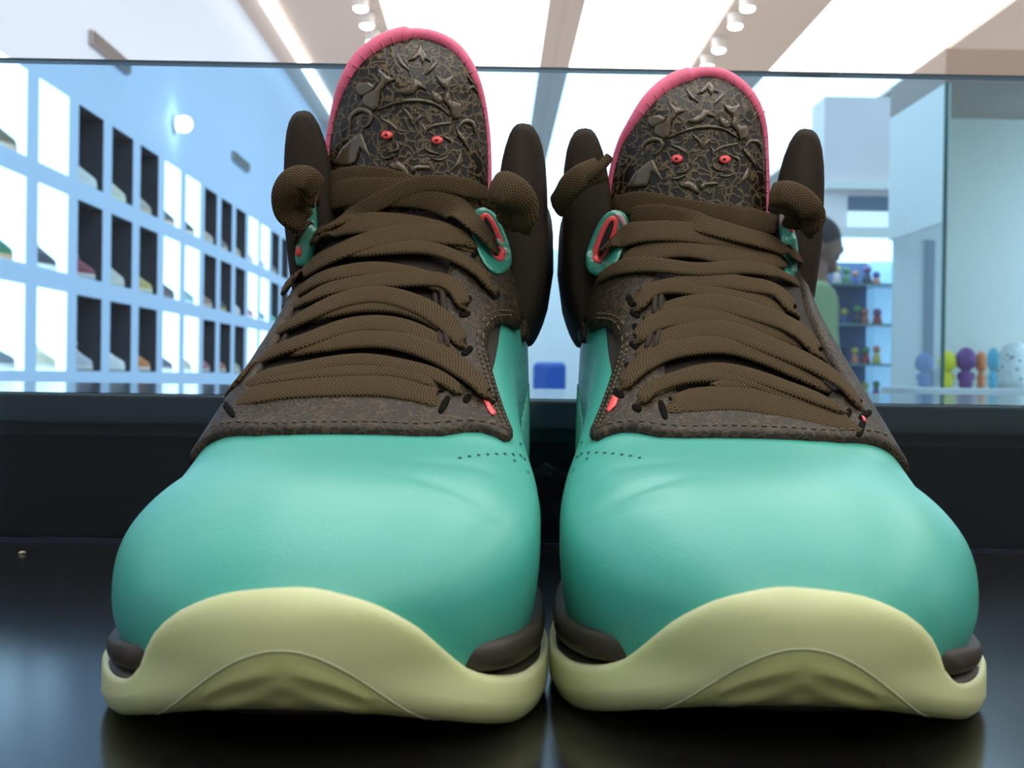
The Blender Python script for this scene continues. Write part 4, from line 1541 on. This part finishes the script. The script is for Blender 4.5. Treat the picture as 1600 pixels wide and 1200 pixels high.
# ================================================================== RIGHT SIDE OF THE SHOP
def wx(px, Y):     # world x of a photo column at depth Y
    p = at(px, 590, Y); return p.x
def wz(px, py, Y):
    return at(px, py, Y).z
# tall case with a closed white upper part and a glazed lower part
grey_teal = mat('grey_green_case_lining', srgb(214, 210, 202), 0.6, noise=(3, 0.04))
cab_white = mat('white_cabinet_laminate', srgb(226, 228, 222), 0.45, noise=(4, 0.03))
cab_brown = mat('taupe_bulkhead_laminate', srgb(150, 132, 120), 0.5, noise=(5, 0.05))
dark_post = mat('slate_steel_post', srgb(92, 100, 110), 0.4, metal=0.3)
glass2 = glassy('clear_case_glass', (0.93, 0.98, 0.97, 1), 0.0, 0.0, 0.3)
green_edge = mat('green_glass_edge', srgb(40, 92, 84), 0.2, spec=0.7)
YN, YF = 4.6, 5.25
XC = wx(1474, YN)
zt = wz(1474, 72, YN)
zg = wz(1474, 345, YN)
zb = wz(1500, 606, 4.9)
XE = XC + 1.9
t = empty('display_case', (XC, YN, FLOOR_Z), 0, 'tall white display case with glazed lower part holding vinyl toys', 'display case')
def cb(name, x0, x1, y0, y1, z0, z1, m, bev=0.0):
    return box(name, x0 - XC, x1 - XC, y0 - YN, y1 - YN, z0 - FLOOR_Z, z1 - FLOOR_Z, m, t, bev)
zf = wz(1530, 128, YN)
cb('fascia', XC, XE, YN, YF, zf, zt, cab_brown, 0.004)
cb('side_panel', XC, XC + 0.02, YN + 0.004, YF, zg, zf, cab_white)
cb('back_panel', XC + 0.02, XE, YF - 0.03, YF, zb, zf, grey_teal)
cb('base', XC - 0.02, XE, YN - 0.02, YF, FLOOR_Z, zb, mat('pale_grey_plinth', srgb(206, 208, 206), 0.4), 0.004)
cb('corner_post', wx(1441, YF), wx(1456, YF), YF - 0.04, YF, zb, zg, dark_post)
def pane(name, pts, m):
    v = [(p[0] - XC, p[1] - YN, p[2] - FLOOR_Z) for p in pts]
    return mesh_obj(name, v, [(0, 1, 2, 3)], m, t, smooth=False)
pane('front_glass', [(XC + .012, YN, zb), (XE, YN, zb), (XE, YN, zf), (XC + .012, YN, zf)], glass2)
pane('side_glass', [(XC + .004, YN + .012, zb), (XC + .004, YF - .04, zb), (XC + .004, YF - .04, zg), (XC + .004, YN + .012, zg)], glass2)
cb('glass_edge', XC, XC + 0.012, YN, YN + 0.012, zb, zf, green_edge)
for xq in (0.85, 1.5):
    cb('added_case_light', XC + xq, XC + xq + 0.03, YN + 0.08, YN + 0.11, zb + 0.02, zf - 0.02, emission('added_tube_glow', (1, 0.98, 0.95, 1), 22.0))

# vinyl toys in the case
def vinyl_toy(px0, px1, py0, py1, Y, col, label, ears=0, speck=False):
    X = wx((px0 + px1) / 2, Y)
    h = (py1 - py0) * Y / F_PX
    w = (px1 - px0) * Y / F_PX / 2
    t = empty('vinyl_toy', (X, Y, zb), 0, label, 'toy', 'vinyl toys in the display case')
    m = mat('toy_vinyl_%d_%d_%d' % col, srgb(*col), 0.4, spec=0.4, noise=((40, 0.5) if speck else (20, 0.05)))
    def lathe(name, prof, n=20):
        R = [[(r * math.cos(2 * math.pi * k / n), r * math.sin(2 * math.pi * k / n), z) for k in range(n)] for r, z in prof]
        v, f = loft(R, True, True, True)
        return mesh_obj(name, v, f, m, t)
    if speck:
        lathe('body', [(w * .9, 0), (w, .2 * h), (w, .45 * h), (w * .86, .7 * h), (w * .55, .92 * h), (w * .1, h)], 24)
        for i in range(24):
            an, zz = rng.uniform(math.pi, 2 * math.pi), rng.uniform(.15, .85)
            rr = w * math.sqrt(max(0.05, 1 - max(0, zz - .35) ** 2 / .45))
            bm = bmesh.new(); bmesh.ops.create_icosphere(bm, subdivisions=1, radius=0.006)
            bmesh.ops.translate(bm, vec=(rr * math.cos(an), rr * math.sin(an), zz * h), verts=bm.verts)
            bm_obj('speckle', bm, mat('dark_speckle', srgb(80, 84, 90), 0.5), t)
        return t
    lathe('body', [(w * .5, 0), (w * .62, .05 * h), (w * .6, .2 * h), (w * .45, .42 * h), (w * .3, .48 * h)])
    lathe('head', [(w * .4, .44 * h), (w * .85, .52 * h), (w * .98, .66 * h), (w * .85, .84 * h), (w * .5, .96 * h), (w * .08, h)])
    for s in (-1, 1):
        bm = bmesh.new(); bmesh.ops.create_uvsphere(bm, u_segments=10, v_segments=7, radius=w * .26)
        bmesh.ops.scale(bm, vec=(0.8, 0.8, 1.6), verts=bm.verts)
        bmesh.ops.translate(bm, vec=(s * w * .62, 0, .28 * h), verts=bm.verts)
        bm_obj('arm', bm, m, t, True)
        if ears:
            bm = bmesh.new(); bmesh.ops.create_uvsphere(bm, u_segments=10, v_segments=7, radius=w * .3)
            bmesh.ops.translate(bm, vec=(s * w * .75, 0, .74 * h), verts=bm.verts)
            bm_obj('ear', bm, m, t, True)
    return t
vinyl_toy(1432, 1462, 549, 604, 5.02, (52, 96, 158), 'blue vinyl toy at the left end of the toy row')
vinyl_toy(1468, 1498, 548, 606, 4.86, (226, 210, 36), 'yellow vinyl toy between the blue and the purple toy', 1)
vinyl_toy(1496, 1530, 541, 605, 4.86, (112, 62, 128), 'purple vinyl toy beside the yellow toy')
vinyl_toy(1528, 1546, 545, 603, 4.86, (228, 128, 70), 'small orange vinyl toy next to the purple toy')
vinyl_toy(1546, 1566, 540, 604, 4.74, (96, 172, 196), 'light blue vinyl toy in front of the speckled white dome', 1)
vinyl_toy(1560, 1622, 532, 606, 5.06, (232, 232, 228), 'large white speckled dome toy at the right end', 0, True)

# lit shelving behind the person
YS = 7.2
xs0, xs1 = wx(1288, YS), wx(1428, YS)
z0s, z1s = wz(1350, 624, YS), wz(1350, 372, YS)
t = empty('lit_shelving', (xs0, YS, FLOOR_Z), 0, 'brightly lit shelving with glass shelves of small goods behind the person', 'shelving')
def sb(name, x0, x1, y0, y1, z0, z1, m):
    return box(name, x0 - xs0, x1 - xs0, y0 - YS, y1 - YS, z0 - FLOOR_Z, z1 - FLOOR_Z, m, t)
xm = wx(1384, YS)
sb('back_board', xs0, xm, YS + 0.36, YS + 0.39, z0s, z1s, mat('dim_shelf_back', srgb(110, 122, 150), 0.6))
sb('side_board', xm, xs1, YS + 0.2, YS + 0.39, z0s, z1s, mat('icy_blue_backlit_board', srgb(190, 222, 240), 0.5, emit=srgb(185, 222, 245), estr=0.55))
sb('header_light', xs0, xs1 - 0.03, YS - 0.02, YS + 0.3, wz(1350, 402, YS), z1s, emission('cool_header_light', (0.85, 0.95, 1, 1), 3.0))
sb('header_trim', xs0 - .04, xs1 + .1, YS - 0.04, YS + 0.39, z1s, wz(1350, 356, YS), cab_white)
sb('plinth', xs0, xs1, YS, YS + 0.39, FLOOR_Z, z0s, cab_white)
sh_z = [wz(1350, y, YS) for y in (621, 568, 505, 442)]
for z in sh_z:
    sb('glass_shelf', xs0, xs1 - 0.03, YS, YS + 0.36, z - 0.012, z, mat('green_shelf_glass', srgb(96, 128, 130), 0.15, spec=0.6))
goods_cols = [((88, 96, 150), 'blue'), ((150, 70, 62), 'red'), ((206, 180, 170), 'cream'), ((60, 62, 78), 'black'), ((190, 180, 96), 'yellow'), ((86, 130, 90), 'green'), ((200, 130, 110), 'salmon'), ((120, 90, 130), 'violet')]
SHN = ['bottom', 'second lowest', 'second highest', 'top']
for r, z in enumerate(sh_z):
    n = 6
    for k in range(n):
        (col, word) = goods_cols[(k * 3 + r * 5) % 8]
        X = xs0 + 0.035 + k * (xm - xs0 - 0.05) / (n - 1)
        hh, ww = 0.075 + 0.04 * rng.rand(), 0.022 + 0.008 * rng.rand()
        g = empty('figurine', (X, YS + 0.08 + 0.06 * rng.rand(), z), 0, '%s figurine, %s from the left on the %s glass shelf' % (word, ORD[k], SHN[r]), 'figurine', 'figurines on the lit shelving')
        m1 = mat('goods_%d_%d_%d' % col, srgb(*col), 0.45)
        R = [[(q * ww * math.cos(a), q * ww * math.sin(a), zz * hh) for a in np.linspace(0, 2 * math.pi, 12, endpoint=False)] for q, zz in ((.9, 0), (1, .08), (.8, .35), (.55, .58))]
        v, f = loft(R, True, True, True); mesh_obj('body', v, f, m1, g)
        bm = bmesh.new(); bmesh.ops.create_uvsphere(bm, u_segments=10, v_segments=7, radius=ww * .85)
        bmesh.ops.translate(bm, vec=(0, 0, hh * .76), verts=bm.verts)
        bm_obj('head', bm, mat('goods_head_%d_%d_%d' % goods_cols[(k + r) % 8][0], srgb(*goods_cols[(k + r) % 8][0]), 0.45), g, True)
# mezzanine bulkhead with a lit blank panel above the shelving
t = empty('mezzanine_bulkhead', (wx(1284, 7.4), 7.4, wz(1340, 356, 7.4)), 0, 'grey bulkhead with a pale lit panel above the lit shelving', 'bulkhead')
bx0, bx1 = 0.0, wx(1475, 7.4) - wx(1284, 7.4)
zz0 = wz(1340, 356, 7.4)
box('bulkhead_face', bx0, bx1, 0, 0.3, 0, wz(1340, 150, 7.4) - zz0, mat('lavender_grey_paint', srgb(226, 214, 214), 0.35, spec=0.5, noise=(2, 0.05)), t)
box('ledge', bx0, bx1, -0.06, 0, wz(1340, 296, 7.4) - zz0, wz(1340, 286, 7.4) - zz0, cab_white, t)
box('dark_recess', wx(1323, 7.4) - wx(1284, 7.4), wx(1392, 7.4) - wx(1284, 7.4), -0.012, 0, wz(1340, 328, 7.4) - zz0, wz(1340, 306, 7.4) - zz0, mat('slate_blue_recess', srgb(92, 104, 124), 0.5), t)
box('lit_panel', wx(1322, 7.4) - wx(1284, 7.4), wx(1390, 7.4) - wx(1284, 7.4), -0.02, 0, wz(1340, 354, 7.4) - zz0, wz(1340, 330, 7.4) - zz0, mat('pale_lit_panel', srgb(236, 240, 238), 0.5, emit=(1, 1, 0.97, 1), estr=0.5), t)

# blue stool and far rack glimpsed between the shoes
YB = 8.0
t = empty('blue_stool', (wx(858, YB), YB, FLOOR_Z), 0, 'blue block stool seen in the gap between the two sneakers', 'stool')
zs_ = wz(858, 566, YB) - FLOOR_Z
box('seat', -0.10, 0.10, -0.12, 0.12, zs_ - 0.28, zs_, mat('royal_blue_vinyl', srgb(38, 84, 170), 0.5), t, 0.03)
for s_ in (-1, 1):
    for q_ in (-1, 1):
        box('leg', s_ * 0.08 - 0.012, s_ * 0.08 + 0.012, q_ * 0.1 - 0.012, q_ * 0.1 + 0.012, 0, zs_ - 0.27, dark_post, t)

# ---- the person
PX, PY = wx(1258, 5.1), 5.1
person = empty('person', (PX, PY, FLOOR_Z), math.radians(0), 'person in a green hooded jacket standing in profile by the lit shelving', 'person')
zoff = (wz(1272, 336, 5.1) - FLOOR_Z) - 1.74
def skin(name, pts, edges, radii, material, sub=1, root_i=0):
    me = bpy.data.meshes.new(name)
    me.from_pydata([(p[0], p[1], p[2] + zoff) for p in pts], edges, [])
    o = bpy.data.objects.new(name, me); COL.objects.link(o); o.parent = person
    m1 = o.modifiers.new('skin', 'SKIN'); m1.use_smooth_shade = True
    for i, r in enumerate(radii):
        sv = me.skin_vertices[0].data[i]
        sv.radius = r if isinstance(r, tuple) else (r, r)
        sv.use_root = (i == root_i)
    m2 = o.modifiers.new('sub', 'SUBSURF'); m2.levels = sub; m2.render_levels = sub + 1
    me.materials.append(material)
    return o
skin_m = mat('brown_skin', srgb(120, 84, 70), 0.5, noise=(20, 0.06), sss=0.1)
jac_m = mat('green_jacket_cotton', srgb(128, 146, 108), 0.85, noise=(14, 0.12))
trs_m = mat('dark_trousers', srgb(52, 52, 62), 0.85)
hair_m = mat('black_hair', srgb(34, 28, 28), 0.6, noise=(60, 0.2))
# facing +x (to the right), head bent a little forward
pts = [(0, 0, .95), (-.01, 0, 1.2), (0, 0, 1.42), (.03, 0, 1.52), (.045, 0, 1.60), (.05, 0, 1.68),
       (0, -.17, 1.40), (.02, -.21, 1.13), (.16, -.18, .98), (.22, -.17, .97), (0, .17, 1.40), (.02, .21, 1.13), (.16, .18, .98), (.22, .17, .97),
       (0, -.09, .88), (.01, -.10, .50), (-.02, -.10, .09), (.13, -.11, .04), (0, .09, .88), (.01, .10, .50), (-.02, .10, .09), (.13, .11, .04)]
edges = [(0, 1), (1, 2), (2, 3), (3, 4), (4, 5), (2, 6), (6, 7), (7, 8), (8, 9), (2, 10), (10, 11), (11, 12), (12, 13), (0, 14), (14, 15), (15, 16), (16, 17), (0, 18), (18, 19), (19, 20), (20, 21)]
rad = [.12, .11, .10, .052, .075, .085, .055, .042, .030, .03, .055, .042, .030, .03, .08, .055, .04, .035, .08, .055, .04, .035]
pz = -zoff
skin('body', pts, edges, rad, skin_m)
skin('jacket', [(-.0, 0, .90), (-.01, 0, 1.05), (-.015, 0, 1.22), (-.01, 0, 1.40), (-.02, 0, 1.47), (0, -.19, 1.40), (.02, -.235, 1.13), (.14, -.20, 1.0), (0, .19, 1.40), (.02, .235, 1.13), (.14, .20, 1.0)],
     [(0, 1), (1, 2), (2, 3), (3, 4), (3, 5), (5, 6), (6, 7), (3, 8), (8, 9), (9, 10)],
     [(.16, .16), (.16, .155), (.155, .15), (.14, .13), (.085, .085), .078, .066, .05, .078, .066, .05], jac_m)
skin('hood', [(-.10, -.07, 1.44), (-.125, 0, 1.45), (-.10, .07, 1.44), (-.02, .10, 1.45), (-.02, -.10, 1.45)], [(0, 1), (1, 2), (2, 3), (0, 4)], [.045, .055, .045, .035, .035], jac_m)
skin('trousers', [(0, 0, .92), (0, -.09, .86), (.01, -.10, .50), (-.01, -.10, .12), (0, .09, .86), (.01, .10, .50), (-.01, .10, .12)],
     [(0, 1), (1, 2), (2, 3), (0, 4), (4, 5), (5, 6)], [.13, .10, .075, .065, .10, .075, .065], trs_m)
def ell(name, c, r, m, rot=0.0):
    bm = bmesh.new(); bmesh.ops.create_uvsphere(bm, u_segments=18, v_segments=12, radius=1)
    bmesh.ops.scale(bm, vec=r, verts=bm.verts)
    bmesh.ops.rotate(bm, cent=(0, 0, 0), matrix=Matrix.Rotation(rot, 3, 'Y'), verts=bm.verts)
    bmesh.ops.translate(bm, vec=(c[0], c[1], c[2] + zoff), verts=bm.verts)
    return bm_obj(name, bm, m, person, True)
ell('hair', (.035, 0, 1.665), (.105, .085, .082), hair_m, 0.25)
ell('face', (.062, 0, 1.615), (.082, .070, .098), skin_m, 0.2)
ell('nose', (.140, 0, 1.603), (.012, .012, .018), skin_m, 0.3)
ell('chin', (.098, 0, 1.535), (.030, .032, .026), skin_m)
for s_ in (-1, 1):
    ell('ear', (.035, s_ * .074, 1.612), (.020, .010, .030), skin_m)
    ell('eye', (.122, s_ * .030, 1.630), (.010, .012, .008), hair_m)
    ell('shoe', (.06, s_ * .105, .045), (.14, .05, .045), trs_m)
ell('lips', (.126, 0, 1.568), (.009, .022, .007), mat('dark_lips', srgb(110, 66, 62), 0.5))

bm = bmesh.new(); bmesh.ops.create_icosphere(bm, subdivisions=1, radius=0.0011)
for v in bm.verts: v.co *= rng.uniform(0.7, 1.2)
bmesh.ops.scale(bm, vec=(1.6, 1, 0.7), verts=bm.verts)
o = bm_obj('crumb', bm, mat('pale_crumb', srgb(214, 204, 180), 0.8), None, True)
o.location = (wx(35, 0.56), 0.565, 0.0006)
tag(o, 'tiny pale crumb lying on the black shelf at the far left', 'crumb')
